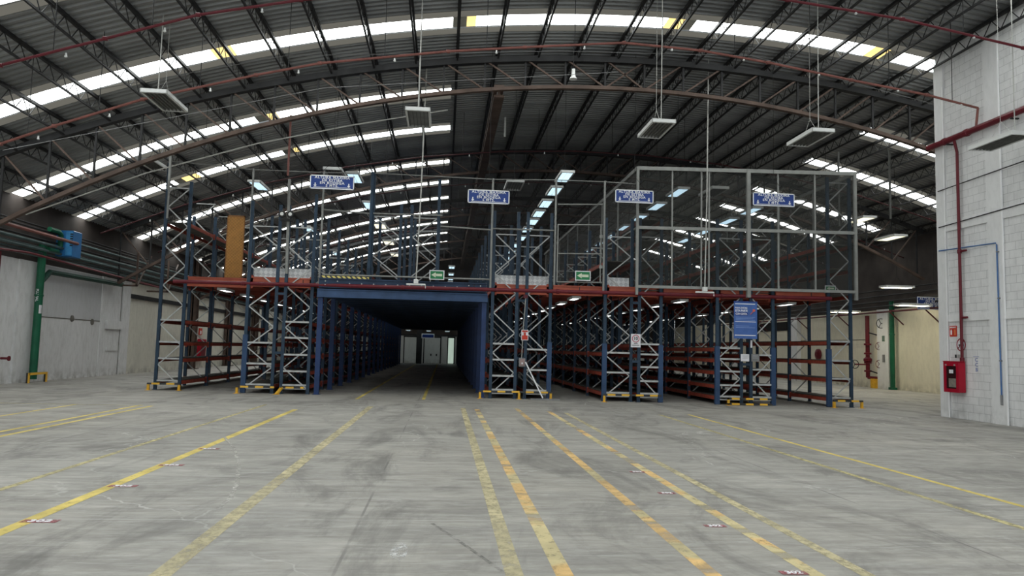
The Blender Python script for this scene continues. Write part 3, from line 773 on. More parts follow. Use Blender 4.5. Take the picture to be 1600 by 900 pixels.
for j in range(1, 9): cgbar('post', (CX1, cy(CX1)+j*BAY, 3.7), (CX1, cy(CX1)+j*BAY, 7.55), .05)
for z0, z1 in ((3.76, 5.59), (5.69, 7.54)):
    MB().quad((CX0, cy(CX0)+.02, z0), (CX1, cy(CX1)+.02, z0), (CX1, cy(CX1)+.02, z1), (CX0, cy(CX0)+.02, z1)).build('netting', NET_CAGE, cg)
MB().quad((CX0+.02, cy(CX0), 3.76), (CX0+.02, YC2, 3.76), (CX0+.02, YC2, 7.54), (CX0+.02, cy(CX0), 7.54)).build('side_netting', NET_SIDE, cg)
MB().quad((CX1+.02, cy(CX1), 3.76), (CX1+.02, YC2, 3.76), (CX1+.02, YC2, 7.54), (CX1+.02, cy(CX1), 7.54)).build('side_netting', NET_CAGE, cg)

# checker plate kick panels on the deck edge
for x0, x1, yy, lab in ((-6.25, -4.3, 24.62, 'left of the tunnel'), (1.6, 3.4, 24.38, 'right of the tunnel'), (5.28, 6.02, 23.95, 'at the left corner of the cage')):
    t = thing('kick_plate', 'pale checker plate panel on the deck edge %s' % lab, 'panel', (x0, yy, 3.74), 'checker plate panels on the deck edge')
    m = MB(); m.box(x0, x1, yy, yy+.006, 3.745, 4.04); m.box(x0, x1, yy, yy+.03, 4.03, 4.045); m.build('plate', PLATE, t)
# amber panel
t = thing('amber_panel', 'tall amber mesh panel standing on the left walkway', 'panel', (-7.0, 25.5, 3.72))
X0a, X1a, Ya = -7.42, -6.84, 25.5
m = MB(); m.box(X0a, X1a, Ya, Ya+.012, 3.72, 5.85); m.build('mesh_sheet', AMBER, t)
m = MB()
for (a, b, c, d) in ((X0a, X0a+.03, 3.72, 5.87), (X1a-.03, X1a, 3.72, 5.87), (X0a, X1a, 5.82, 5.87), (X0a, X1a, 3.72, 3.77)): m.box(a, b, Ya-.015, Ya+.025, c, d)
m.build('panel_frame', mat('amber_frame', (.30, .13, .04), .6), t)
m = MB()
def clip_line(px, pz, s):
    a = (px, pz); 
    t0, t1 = 0., 6.
    lo = max(0, (X0a-px)/1 if True else 0); hi = X1a-px
    if s > 0: lo = max(lo, 3.74-pz); hi = min(hi, 5.84-pz)
    else: lo = max(lo, pz-5.84); hi = min(hi, pz-3.74)
    if hi-lo > .03: m.bar((px+lo, Ya-.006, pz+s*lo), (px+hi, Ya-.006, pz+s*hi), .012, .012)
for i in range(26):
    clip_line(X0a, 3.2+i*.11, 1); clip_line(X0a, 3.75+i*.11, -1)
m.build('diamond_wires', mat('amber_wire', (.62, .34, .10), .5), t)

# ------------------------------------------------------------------ yellow and black end guards
def guard(x0, x1, yy, label, h=.24, legs=None, rails=(1,)):
    t = thing('end_guard', label, 'guard rail', (x0, yy, 0), 'yellow and black guards at the rack ends')
    for k, f in enumerate(rails):
        MB().box(x0, x1, yy-.035, yy+.035, h*f-.055, h*f).build('guard_rail', STRIPE, t)
    for x in legs if legs is not None else (x0+.035, x1-.035):
        m = MB(); m.box(x-.035, x+.035, yy-.035, yy+.035, 0, h-.055 if len(rails) == 1 else h); m.box(x-.08, x+.08, yy-.08, yy+.08, 0, .01); m.build('guard_post', YELLOW, t)
guard(-9.48, -8.45, 24.98, 'yellow and black low guard at the foot of the far left rack row', .24)
guard(-6.5, -5.32, 24.2, 'yellow and black low guard at the foot of the second rack row from the left', .24, (-6.46,))
t = thing('end_guard', 'bent yellow and black low guard just left of the tunnel mouth', 'guard rail', (-5.1, 24.2, 0), 'yellow and black guards at the rack ends')
MB().box(-5.12, -4.4, 24.16, 24.24, .185, .24).build('guard_rail', STRIPE, t)
m = MB(); m.bar((-5.08, 24.2, .21), (-5.2, 24.02, .01), .11, .05); m.box(-5.3, -5.1, 23.95, 24.1, 0, .012); m.build('guard_post', YELLOW, t)
guard(1.15, 3.52, 23.95, 'long yellow and black low guard right of the tunnel mouth', .26, (1.19, 2.45, 3.48))
guard(5.08, 6.98, 23.4, 'yellow and black low guard below the white speed limit sign', .26, (5.12,))
guard(8.98, 10.45, 22.95, 'double rail yellow and black guard below the blue poster', .24, (9.02,), (1, .3))
guard(12.36, 13.35, 22.72, 'yellow and black low guard at the foot of the far right rack row', .25)

# ------------------------------------------------------------------ hanging ceiling lights
def light_proto(name, lit, label):
    """shallow white tray with fins or glowing tubes, hung on wires"""
    W, L, H = (.15, .5, .08) if lit is LAMP_UNDER else (.23, .72, .09) if lit is LAMP else (.31, .72, .10)
    t = thing(name, label, 'ceiling light', (0, 0, 0))
    m = MB(); m.box(-W, W, -L, -L+.02, 0, H); m.box(-W, W, L-.02, L, 0, H); m.box(-W, -W+.02, -L, L, 0, H); m.box(W-.02, W, -L, L, 0, H); m.box(-W, W, -L, L, H-.01, H)
    m.box(-W, W, -L, -L+.05, 0, .012); m.box(-W, W, L-.05, L, 0, .012); m.box(-W, -W+.05, -L, L, 0, .012); m.box(W-.05, W, -L, L, 0, .012)
    m.build('housing', WHITE, t)
    if lit is None:
        f = MB()
        for i in range(6): x = -W+.08+i*.092; f.box(x, x+.012, -L+.05, L-.05, .005, .06)
        f.build('louvre', LOUVRE, t); f2 = MB().box(-W+.03, W-.03, -L+.03, L-.03, .07, .08); f2.build('reflector', mat('reflector_grey', (.33, .33, .31), .4, .3), t)
    else:
        for i in range(2):
            x = W*(i-.5)*.9; MB().box(x-W*.34, x+W*.34, -L+.06, L-.06, .01, .07).build('tube', lit, t)
    return t
def hang(t, x, y, z, top, one=False, conduit=False):
    """wires from the tray up to the roof"""
    base = Vector((x, y, z)); L = .6
    m = MB()
    if conduit: m.tube([(0, -.45, .1), (0.01, -.45, top-z)], .013, 6)
    m.tube([(0, -.4, .1), (0, 0, .55)], .006, 4); m.tube([(0, .4, .1), (0, 0, .55)], .006, 4); m.tube([(0, 0, .55), (0, 0, top-z)], .007, 4)
    me = m.mesh('hanger', CONDUIT if conduit else STEEL_DARK); part('hanger', me, t)
P_OFF = None; P = {}
def place(kind, x, y, z, label, group, conduit=False, top=None, rot=0.):
    lit = {'off': None, 'cool': LAMP, 'warm': LAMP_WARM, 'low': LAMP_LOW, 'under': LAMP_UNDER}[kind]
    if kind not in P:
        t = light_proto('hanging_light', lit, label); P[kind] = t; t['group'] = group
        base_children = list(t.children); t['_n'] = 0; del t['_n']
        t.location = (x, y, z); KEEP[kind] = base_children
    else:
        src = P[kind]; t = src.copy(); COL.objects.link(t); t['label'] = label; t['group'] = group; t.location = (x, y, z)
        for ch in KEEP[kind]: c = ch.copy(); COL.objects.link(c); c.parent = t
    t.rotation_euler = (0, 0, rot)
    ORG[t.name] = Vector((x, y, z))
    hang(t, x, y, z, (zr(x)-.1) if top is None else top, conduit=conduit)
    return t
KEEP = {}
ORD = ['nearest', 'second nearest', 'third nearest', 'fourth nearest', 'fifth nearest', 'sixth nearest', 'seventh nearest', 'eighth nearest', 'ninth nearest', 'tenth nearest', 'eleventh nearest', 'twelfth nearest']
FG = 'unlit tray lights hanging over the open floor'
place('off', -7.0, 18.4, 7.4, 'unlit white tray light hanging at the upper left, below the long skylight', FG, True)
place('off', -.84, 18.7, 7.4, 'unlit white tray light hanging above the middle of the tunnel', FG, True)
place('off', 5.35, 18.6, 7.4, 'unlit white tray light hanging above the left end of the cage', FG, True)
place('off', 9.58, 18.65, 7.4, 'unlit white tray light hanging above the right part of the cage', FG, True)
place('off', 13.35, 16.55, 6.9, 'unlit white tray light hanging close to the white block wall', FG, True)
place('off', -9.88, 25.3, 7.4, 'unlit white tray light above the far left rack row', 'unlit tray lights above the rack fronts')
place('off', -3.9, 25.4, 7.4, 'unlit white tray light behind the leftmost blue height sign', 'unlit tray lights above the rack fronts')
place('off', 2.3, 26.0, 7.4, 'unlit white tray light right of the second blue height sign', 'unlit tray lights above the rack fronts')
place('off', 9.5, 25.6, 7.4, 'unlit white tray light inside the cage, left of the rightmost height sign', 'unlit tray lights above the rack fronts')
place('off', -14.0, 35.5, 7.0, 'white tray light near the left wall, right of the blue unit', 'tray lights along the left wall')
place('off', -13.6, 45.5, 6.9, 'white tray light further back along the left wall', 'tray lights along the left wall')
for i, yy in enumerate((22.9+1.4, 26.6, 29.0, 31.2, 33.3, 35.6, 38.4, 41.2, 44., 47., 50., 53.)):
    place('cool', 3.85, yy, 7.4, 'lit bluish light over the walkway left of the cage, %s of its line' % ORD[i], 'lit lights left of the cage')
for i, yy in enumerate((25.9, 28.6, 31.2, 33.9, 36.6, 39.3, 42.)):
    place('cool', 8.27, yy, 7.4, 'lit bluish light inside the cage, %s of the left line' % ORD[i], 'lit lights inside the cage')
for i, yy in enumerate((28.7, 31.1, 34.1, 37.)):
    place('cool', 12.2, yy, 7.4, 'lit bluish light inside the cage, %s of the right line' % ORD[i], 'lit lights inside the cage')
for i, yy in enumerate((25.9, 30.9, 36.2, 42., 47.5)):
    place('cool' if i < 2 else 'warm', -3.3, yy, 7.4, 'lit light above the left part of the tunnel deck, %s of its line' % ORD[i], 'lit lights above the tunnel deck')
for i, yy in enumerate((27.9, 38., 48.)):
    place('cool', -7.06, yy, 7.4, 'lit light above the left walkway, %s of its line' % ORD[i], 'lit lights above the left walkway')
for i, yy in enumerate((52., 57., 61., 64., 67.)):
    place('cool', .35, yy, 7.2, 'lit light far back above the tunnel, %s of its line' % ORD[i], 'lit lights far back above the tunnel')
place('warm', 17.4, 29.6, 7.4, 'warm lit tray light right of the cage, near its top', 'warm tray lights beside the cage')
place('warm', 19.0, 30.0, 6.75, 'warm lit tray light between the cage and the white block wall', 'warm tray lights beside the cage')
place('low', 21.6, 33.7, 5.0, 'warm lit tray light just above the end of the right deck', 'warm tray lights beside the cage', rot=R(90))
place('low', 20.6, 31.0, 3.95, 'warm lit tray light hanging low, left of the half hidden sign', 'low warm tray lights on the right', rot=R(90))
place('low', 20.8, 37.0, 3.95, 'warm lit tray light hanging low behind the far right rack row', 'low warm tray lights on the right', rot=R(90))
# lights under the walkways
UL = [(-7.45, 25.9, 'left walkway'), (4.3, 24.6, 'walkway right of the tunnel'), (7.88, 24.4, 'walkway under the middle of the cage'), (11.5, 24.2, 'walkway under the right end of the cage')]
for x, ys_, nm in UL:
    for i in range(10):
        place('under', x, ys_+i*BAY, 3.32, 'lit light under the %s, %s' % (nm, ORD[i]), 'lit lights under the walkways', top=3.60)
for x in (-3.4, -1.5, .25):
    place('cool', x, 70.5, 3.1, {-3.4: 'left', -1.5: 'middle', .25: 'right'}[x] + ' one of three lit lights at the end of the tunnel', 'lit lights at the tunnel end', top=zr(x)-.1)

# tube lights hanging on long conduits in front of the racks
for x, yy, lab in ((-.95, 23.4, 'above the tunnel mouth'), (8.2, 22.85, 'in front of the cage foot')):
    t = thing('tube_light', 'small white tube light on a long pale conduit, %s' % lab, 'light', (x, yy, 3.5), 'tube lights on long conduits')
    MB().tube([(x, yy, 3.62), (x+.06, yy, 6.5), (x+.1, yy, zr(x)-.1)], .022, 6).build('conduit', CONDUIT, t)
    MB().bbox(x-.3, x+.3, yy-.04, yy+.04, 3.53, 3.58, .01).build('lamp_tray', WHITE, t)
    MB().bbox(x-.07, x+.07, yy-.06, yy+.06, 3.58, 3.72, .015).build('junction_box', WHITE, t)
    MB().tube([(x+.3, yy, 3.54), (x+.3, yy, 3.44)], .012, 6).build('bracket', WHITE, t)
# bell lamp under the roof
t = thing('bell_lamp', 'small white bell shaped lamp high under the roof', 'lamp', (3.7, 22.0, 9.95))
MB().lathe((3.7, 22, 9.95), [(.13, 0), (.075, .08), (.06, .15), (.055, .32)], 12).build('shade', WHITE, t)
MB().tube([(3.7, 22, 10.27), (3.7, 22, zr(3.7)-.1)], .01, 6).build('cord', CABLE, t)
# twin floodlight on the deck post
t = thing('floodlight', 'small twin floodlight on the post above the checker plate', 'floodlight', (-5.2, 24.25, 5.7))
MB().box(-5.4, -5.0, 24.2, 24.3, 5.55, 5.62).build('bracket', STEEL_DARK, t)
for x in (-5.33, -5.07):
    b = MB().lathe((x, 24.2, 5.75), [(.11, 0), (.12, -.06), (.1, -.1)], 12, 'y').build('lamp_head', STEEL_DARK, t)
    MB().lathe((x, 24.1, 5.75), [(.06, 0), (.05, -.015)], 12, 'y').build('lens', WHITE, b)

# ------------------------------------------------------------------ blue height signs
def arrow_down(x, y, z, s):
    m = MB(); m.box(x-.014*s, x+.014*s, y-.004, y, z, z+.06*s)
    i = len(m.v); m.v += [(x-.045*s, y-.004, z), (x+.045*s, y-.004, z), (x, y-.004, z-.05*s)]; m.f.append((i, i+2, i+1)); m.mi.append(0); return m
def height_sign(cx, yy, cz, w, h, label, name='height_sign', last='5 MTS.', peak=.45):
    t = thing(name, label, 'sign', (cx, yy, cz-h/2), 'blue height limit signs')
    f = yy-.012
    MB().box(cx-w/2, cx+w/2, yy-.01, yy+.01, cz-h/2, cz+h/2).build('panel', SIGN_BLUE, t)
    b = .03; m = MB()
    for a in ((cx-w/2, cx+w/2, cz+h/2-b, cz+h/2), (cx-w/2, cx+w/2, cz-h/2, cz-h/2+b), (cx-w/2, cx-w/2+b, cz-h/2, cz+h/2), (cx+w/2-b, cx+w/2, cz-h/2, cz+h/2)): m.box(a[0], a[1], f-.003, f, a[2], a[3])
    m.build('border', TXT_WHITE, t)
    for i, s in enumerate(('ALTURA MAXIMA', 'DE ESTIBA', 'EN BODEGA', last)):
        text('lettering', s, .104*h/.42, (cx, f, cz+h*.335-i*h*.195), t, TXT_WHITE, 'y', sx=1.1, sp=1.18)
    for s in (-1, 1): arrow_down(cx+s*w*.38, f, cz-h*.22, 1.1*h/.42).build('arrow', TXT_WHITE, t)
    MB().box(cx-w*.42, cx+w*.42, f-.003, f, cz-h*.385, cz-h*.355).build('underline', TXT_WHITE, t)
    m = MB()
    for s in (-1, 1): m.tube([(cx+s*w*.3, yy, cz+h/2), (cx, yy, cz+h/2+peak)], .006, 4)
    m.tube([(cx, yy, cz+h/2+peak), (cx, yy, zr(cx)-.1)], .006, 4); m.build('hanging_wire', CABLE, t)
height_sign(-3.49, 22.2, 6.43, 1.30, .42, 'blue height limit sign above the left side of the tunnel')
height_sign(1.20, 22.2, 6.20, 1.27, .42, 'blue height limit sign above the right post of the tunnel')
height_sign(5.92, 23.0, 6.58, 1.25, .42, 'blue height limit sign at the left corner of the cage')
height_sign(10.19, 22.2, 6.50, 1.36, .42, 'blue height limit sign in front of the right half of the cage')
height_sign(23.0, 33.0, 4.25, 1.7, .60, 'dark blue height limit sign half hidden by the white block wall', last='1.20 MTS.', peak=.8)
t = thing('tunnel_sign', 'small white and blue sign hanging at the end of the tunnel', 'sign', (-1.6, 70.2, 2.6))
MB().box(-2.15, -.95, 70.19, 70.21, 2.42, 2.86).build('panel', TXT_WHITE, t); MB().box(-2.08, -1.02, 70.18, 70.19, 2.50, 2.78).build('blue_field', SIGN_BLUE, t)
MB().tube([(-2.0, 70.2, 2.86), (-2.0, 70.2, 3.6)], .01, 4).build('hanging_wire', CABLE, t)

# ------------------------------------------------------------------ poster and small signs on the racks
t = thing('blue_poster', 'large blue poster with white lettering hanging on the rack at the right', 'poster', (9.6, 22.95, 2.1))
px0, px1, pz0, pz1, py = 9.2, 9.97, 2.12, 3.29, 22.95
MB().box(px0, px1, py, py+.006, pz0, pz1).build('poster_sheet', POSTER_BLUE, t)
MB().box(px0-.01, px1+.01, py-.01, py+.012, pz1, pz1+.03).build('hanging_strip', SIGN_BLUE, t)
text('lettering', 'PARA EVITAR', .075, (9.24, py-.004, 3.10), t, TXT_WHITE, 'y', 'LEFT', .9)
text('lettering', 'ESTA PARTE', .095, (9.24, py-.004, 3.01), t, TXT_WHITE, 'y', 'LEFT', .8)
MB().box(9.23, 9.66, py-.004, py-.001, 2.86, 2.96).build('dark_band', SIGN_BLUE, t)
text('lettering', 'CON CINTA', .085, (9.25, py-.006, 2.91), t, TXT_WHITE, 'y', 'LEFT', .8)
for i, (a, b) in enumerate(((3.22, 3.245), )): MB().box(9.24, 9.9, py-.004, py-.001, a, b).build('heading_rule', TXT_WHITE, t)
MB().box(9.24, 9.93, py-.004, py-.001, 2.655, 2.67).build('rule', TXT_WHITE, t)
POSTER_PALE = mat('poster_pale', (.25, .36, .66), .6)
for z, x1 in ((2.80, 9.9), (2.76, 9.84), (2.71, 9.9), (2.52, 9.7), (2.47, 9.9)): MB().box(9.26, x1, py-.003, py-.001, z, z+.012).build('small_print', POSTER_PALE, t)
MB().box(9.23, 9.92, py-.004, py-.001, 2.215, 2.24).build('footer', TXT_WHITE, t)
m = MB(); m.bar((9.74, py-.006, 2.90), (9.86, py-.006, 3.03), .05, .012); m.lathe((9.86, py-.004, 3.03), [(.045, 0), (.045, -.006)], 10, 'y'); m.build('red_figure', mat('poster_red', (.62, .14, .10)), t)

t = thing('speed_sign', 'white speed limit sign with the number 10 on a rack post', 'sign', (6.15, 23.5, 1.76))
MB().box(5.99, 6.31, 23.5, 23.506, 1.76, 2.19).build('sign_plate', SIGN_WHITE, t)
m = MB(); n = 24
for j in range(n):
    a, b = 2*math.pi*j/n, 2*math.pi*(j+1)/n
    m.quad(*[(6.15+r*math.cos(u), 23.497, 2.04+r*math.sin(u)) for r, u in ((.125, a), (.125, b), (.098, b), (.098, a))])
m.build('red_ring', mat('ring_red', (.50, .12, .16), .5), t)
text('lettering', '10', .15, (6.15, 23.496, 2.04), t, BLACK, 'y', sx=.95)
text('lettering', 'km/h', .06, (6.15, 23.496, 1.885), t, BLACK, 'y'); MB().box(6.03, 6.27, 23.495, 23.498, 1.815, 1.84).build('text_bar', GREY, t)

t = thing('fire_sign', 'small red and white sign on the rack post right of the tunnel', 'sign', (2.6, 23.98, 1.9))
MB().box(2.49, 2.72, 24.05, 24.056, 1.90, 2.24).build('sign_plate', SIGN_WHITE, t)
MB().box(2.51, 2.70, 24.046, 24.05, 1.92, 2.06).build('red_field', SIGN_RED, t); MB().box(2.51, 2.70, 24.046, 24.05, 2.17, 2.22).build('red_field', SIGN_RED, t)
MB().box(2.57, 2.64, 24.044, 24.05, 2.06, 2.16).build('symbol', SIGN_RED, t)
t = thing('call_box', 'grey box with a red button below the red and white sign', 'switch box', (2.54, 24.0, 1.05))
MB().bbox(2.43, 2.64, 24.02, 24.10, 1.04, 1.32, .012).build('housing', GREY, t); MB().box(2.46, 2.61, 24.012, 24.02, 1.08, 1.29).build('cover', mat('cover_pink', (.34, .24, .23)), t)
MB().lathe((2.535, 24.012, 1.15), [(.03, 0), (.025, -.02)], 12, 'y').build('button', TXT_WHITE, t)
MB().tube([(2.52, 24.06, 1.32), (2.55, 24.06, 2.3), (2.6, 24.0, 3.30)], .014, 6).build('conduit', CONDUIT, t)
MB().box(2.52, 2.66, 23.95, 24.03, 3.27, 3.38).build('red_junction', RED_PIPE, t)
t = thing('barrier_arm', 'thin white pole leaning down to the floor right of the tunnel', 'barrier', (3.0, 23.9, 0))
MB().tube([(2.64, 24.0, 1.2), (3.2, 23.75, .06)], .022, 8).build('pole', TXT_WHITE, t)
MB().box(2.8, 3.75, 23.7, 23.8, 0, .045).build('floor_bar', GREY, t)
for x0, x1, z0, z1, lab, m_ in ((9.48, 9.76, 1.40, 1.63, 'white paper notice on the rack post below the blue poster', SIGN_WHITE), (9.83, 10.1, 1.40, 1.64, 'grey notice on the rack, right of the white paper notice', GREY)):
    t = thing('notice_sign', lab, 'notice', (x0, 23.05, z0)); MB().box(x0, x1, 23.08, 23.086, z0, z1).build('notice_sheet', m_, t)
    for z in (z1-.06, z1-.1, z1-.14): MB().box(x0+.05, x1-.05, 23.076, 23.08, z, z+.012).build('text_line', mat('text_grey', (.45, .45, .47)), t)
t = thing('notice_sign', 'small narrow white strip on the rack post below the right edge of the blue poster', 'notice', (9.8, 23.1, 1.85)); MB().box(9.81, 9.87, 23.1, 23.11, 1.84, 2.08).build('notice_sheet', SIGN_WHITE, t)

def exit_sign(x0, x1, z0, z1, yy, label):
    t = thing('exit_sign', label, 'sign', (x0, yy, z0), 'green arrow signs on the deck edge')
    w, h = x1-x0, z1-z0
    MB().box(x0, x1, yy, yy+.01, z0, z1).build('sign_plate', SIGN_WHITE, t)
    MB().box(x0+.03, x1-.03, yy-.004, yy, z0+.03, z1-.03).build('green_field', SIGN_GREEN, t)
    zc = (z0+z1)/2; m = MB(); m.box(x0+w*.4, x1-.07, yy-.008, yy-.004, zc-h*.13, zc+h*.13)
    i = len(m.v); m.v += [(x0+.06, yy-.008, zc), (x0+w*.42, yy-.008, zc+h*.27), (x0+w*.42, yy-.008, zc-h*.27)]; m.f.append((i, i+2, i+1)); m.mi.append(0)
    m.build('arrow', mat('arrow_pale', (.66, .72, .55), .5), t)
    MB().box(x0+.02, x0+.05, yy+.01, yy+.1, z0-.06, z0+.1).build('bracket', GALV_POST, t); return t
exit_sign(-.55, -.07, 3.77, 4.08, 23.9, 'green left arrow sign on the deck above the tunnel')
exit_sign(4.17, 4.68, 3.88, 4.2, 23.7, 'green left arrow sign on the wire gate left of the cage')
exit_sign(12.25, 12.62, 3.73, 3.92, 22.95, 'small green left arrow sign at the bottom right corner of the cage')

# ------------------------------------------------------------------ roof pipes
def roof_pipe(pts, r, m, label, heads=True, drop=None):
    t = thing('sprinkler_pipe', label, 'pipe', pts[len(pts)//2])
    MB().tube(pts, r, 8).build('pipe_run', m, t)
    for i, p in enumerate(pts):
        if 0 < i < len(pts)-1:
            MB().lathe(p, [(r+.004, -.05), (r+.014, -.045), (r+.014, .045), (r+.004, .05)], 10, 'x').build('pipe_coupling', m, t)
    for a, b in zip(pts, pts[1:]):
        q = [(a[k]+b[k])/2 for k in range(3)]
        MB().tube([(q[0], q[1], q[2]+r), (q[0], q[1], zr(q[0])-.05)], .01, 5).build('pipe_hanger', STEEL_DARK, t)
        if heads: MB().lathe((q[0]+.25, q[1], q[2]-r-.07), [(.015, 0), (.032, .015), (.02, .05), (.018, .09)], 8).build('sprinkler_head', WHITE, t)
    if drop: MB().tube(drop, r, 8).build('drop_pipe', m, t)
YA = 18.2
PA = [(-13.0, 4.9), (-10.6, 6.13), (-9.42, 6.63), (-7.44, 7.39), (-4.81, 8.15), (-3.29, 8.54), (-.14, 9.04), (1.8, 9.27), (4.37, 9.55), (6.4, 9.47), (8.22, 9.26), (10.5, 8.92), (12.6, 8.64), (14.05, 8.36)]
roof_pipe([(x, YA, z) for x, z in PA], .032, RED_PALE, 'faded red sprinkler pipe following the vault, nearest the arch truss', True, [(14.05, YA, 8.36), (14.05, YA+.1, 7.8)])
PB = [(-13.5, 4.6), (-11.5, 5.9), (-9.04, 7.01), (-7.06, 7.69), (-5.27, 8.31), (-3.22, 8.77), (.5, 9.4), (4.4, 9.72), (7.36, 9.5), (10.05, 9.24), (12.97, 8.75), (14.05, 8.45)]
roof_pipe([(x, 15.3, z) for x, z in PB], .030, RED_PIPE, 'dark red sprinkler pipe following the vault, closest to the camera')
for i, yy in enumerate((28.9, 34.5, 40.5, 46.5)):
    pts = [(x, yy, zr(x)-1.75) for x in (-13, -10, -7, -4, -1, 2, 5, 8, 11, 14, 17, 20, 22.5)]
    roof_pipe(pts, .028, mat('pipe_red_dark', (.06, .016, .018), .5), 'dark red sprinkler pipe under the roof above the racks, %s of four' % ORD[i])
# pale tie conduit under the arch
t = thing('roof_conduit', 'thin pale conduit under the nearest arch truss', 'conduit', (-6, 24, 7.6))
MB().tube([(-13.06, 24, 5.39), (-9.53, 24, 6.87), (-6.23, 24, 7.97), (-3.2, 24, 8.75), (-.13, 24, 9.42)], .022, 6).build('conduit_run', CONDUIT, t)
for x, z in ((-11.3, 6.13), (-7.8, 7.45), (-1.6, 9.09)): MB().tube([(x, 24, z), (x, 24, zr(x)-.1)], .008, 5).build('conduit_hanger', STEEL_DARK, t)
for i, (x0, x1, yy, z0, z1) in enumerate(((-12, 3, 19.8, 7.4, 9.9), (3, 13.9, 19.8, 9.9, 9.0), (-12.5, 5, 21.6, 6.8, 10.1))):
    t = MB().tube([(x0, yy, z0), ((x0+x1)/2, yy, (z0+z1)/2+.65), (x1, yy, z1)], .008, 5).build('roof_wire', GREY, loc=(x0, yy, z0))
    tag(t, 'thin pale wire strung under the roof in front of the arch truss', 'wire', 'thin wires under the roof')
for i, (x, z0, z1) in enumerate(((-8.55, 6.2, 7.6), (-5.2, 7.0, 9.0), (1.85, 8.9, 9.6), (16.4, 6.8, 9.4), (14.9, 6.6, 9.5))):
    o = MB().bar((x, 23.2+i*.9, z0), (x, 23.2+i*.9, z1), .06, .06).build('hanger_rod', RED_PALE if i == 1 else GALV_POST, loc=(x, 23.2+i*.9, z0))
    tag(o, 'short vertical steel hanger rod under the vault', 'rod', 'hanger rods under the vault')

# ------------------------------------------------------------------ right block wall fittings
t = thing('sprinkler_main', 'thick dark red pipe running high along the white block wall', 'pipe', (XN-.18, 18, 7.8))
MB().tube([(XN-.18, YN+.12, 7.8), (XN-.18, Y0+1, 7.8)], .085, 10).build('pipe_run', RED_PIPE, t)
for yy in (19.4, 17.0, 13): MB().box(XN-.2, XN, yy-.03, yy+.03, 7.68, 7.71).build('pipe_bracket', STEEL_DARK, t)
for yy in (18.6, 19.5): MB().lathe((XN-.18, yy, 7.8), [(.088, -.06), (.105, -.05), (.105, .05), (.088, .06)], 10, 'y').build('pipe_coupling', RED_PIPE, t)
t = thing('fire_riser', 'dark red pipe dropping down the white block wall to the hose cabinet', 'pipe', (XN-.1, 19.12, 1.6))
MB().tube([(XN-.18, 19.12, 7.75), (XN-.1, 19.12, 7.4), (XN-.1, 19.12, 1.62)], .04, 8).build('pipe_run', RED_PIPE, t)
MB().tube([(XN-.1, 19.12, 4.6), (XN-.1, 18.85, 4.6)], .03, 8).build('pipe_branch', RED_PIPE, t)
MB().tube([(XN-.1, 19.12, 2.77), (XN-.1, 18.88, 2.77)], .03, 8).build('pipe_branch', RED_PIPE, t)
for z in (1.62, 4.6): MB().lathe((XN-.1, 19.12, z), [(.045, -.06), (.058, -.05), (.058, .05), (.045, .06)], 10).build('pipe_coupling', RED_PIPE, t)
t = thing('air_pipe', 'thin blue pipe crossing and then dropping down the white block wall', 'pipe', (XN-.08, 17.75, .55))
MB().tube([(XN-.08, 20.0, 4.73), (XN-.08, 17.8, 4.65), (XN-.08, 17.76, 4.6), (XN-.08, 17.74, .75)], .018, 8).build('pipe_run', mat('pipe_blue', (.07, .16, .36), .4), t)
MB().tube([(XN-.08, 17.74, .75), (XN-.08, 17.74, .5)], .028, 8).build('valve', GREY, t)
for z in (1.6, 3.2, 4.4): MB().box(XN-.1, XN, 17.71, 17.77, z, z+.03).build('pipe_clip', GREY, t)
for z0, z1, lab in ((6.47, 6.55, 'upper'), (5.41, 5.5, 'lower')):
    o = MB().tube([(XN-.07, 20.0, z0), (XN-.07, 17, z1), (XN-.07, 10, z1+.1)], .014, 6).build('wall_cable', CABLE, loc=(XN, 19, z0))
    tag(o, '%s black cable running along the white block wall' % lab, 'cable')
# hose cabinet
t = thing('hose_cabinet', 'red fire hose cabinet with a dark window on the white block wall', 'fire cabinet', (XN-.05, 19.5, .7))
hx, hy0, hy1, hz0, hz1 = XN-.24, 19.07, 19.68, .72, 1.56
m = MB(); m.bbox(hx+.02, XN-.052, hy0, hy1, hz0, hz1, .015); m.build('cabinet_body', RED_BOX, t)
d = MB()
for a in ((hy0, hy1, hz1-.12, hz1), (hy0, hy1, hz0, hz0+.1), (hy0, hy0+.1, hz0+.1, hz1-.12), (hy1-.1, hy1, hz0+.1, hz1-.12)): d.box(hx-.012, hx+.02, a[0], a[1], a[2], a[3])
do = d.build('cabinet_door', RED_BOX, t)
MB().box(hx+.002, hx+.018, hy0+.1, hy1-.1, hz0+.1, hz1-.12).build('window_pane', GLASSY, do)
MB().box(hx-.004, hx+.002, hy0+.13, hy1-.2, hz0+.14, hz0+.38).build('folded_hose', HOSE, t)
for yy in (19.55, 19.2): MB().box(hx-.02, hx-.012, yy, yy+.05, hz1-.11, hz1-.07).build('latch', GALV, do)
MB().box(hx-.004, hx+.003, 19.3, 19.46, 1.24, 1.34).build('white_sticker', SIGN_WHITE, do)
MB().box(XN-.26, XN-.05, 19.05, 19.7, 1.56, 1.575).build('cabinet_lid', RED_BOX, t)
t = thing('fire_sign', 'square red fire equipment sign on the white block wall', 'sign', (XN, 19.6, 2.25))
MB().box(XN-.012, XN, 19.43, 19.73, 2.26, 2.56).build('sign_plate', SIGN_RED, t)
text('lettering', 'HIDRANTE', .05, (XN-.014, 19.58, 2.515), t, TXT_WHITE, 'x', sx=1.)
MB().box(XN-.015, XN-.012, 19.62, 19.68, 2.31, 2.43).build('symbol', TXT_WHITE, t); MB().box(XN-.015, XN-.012, 19.635, 19.665, 2.43, 2.46).build('symbol', TXT_WHITE, t)
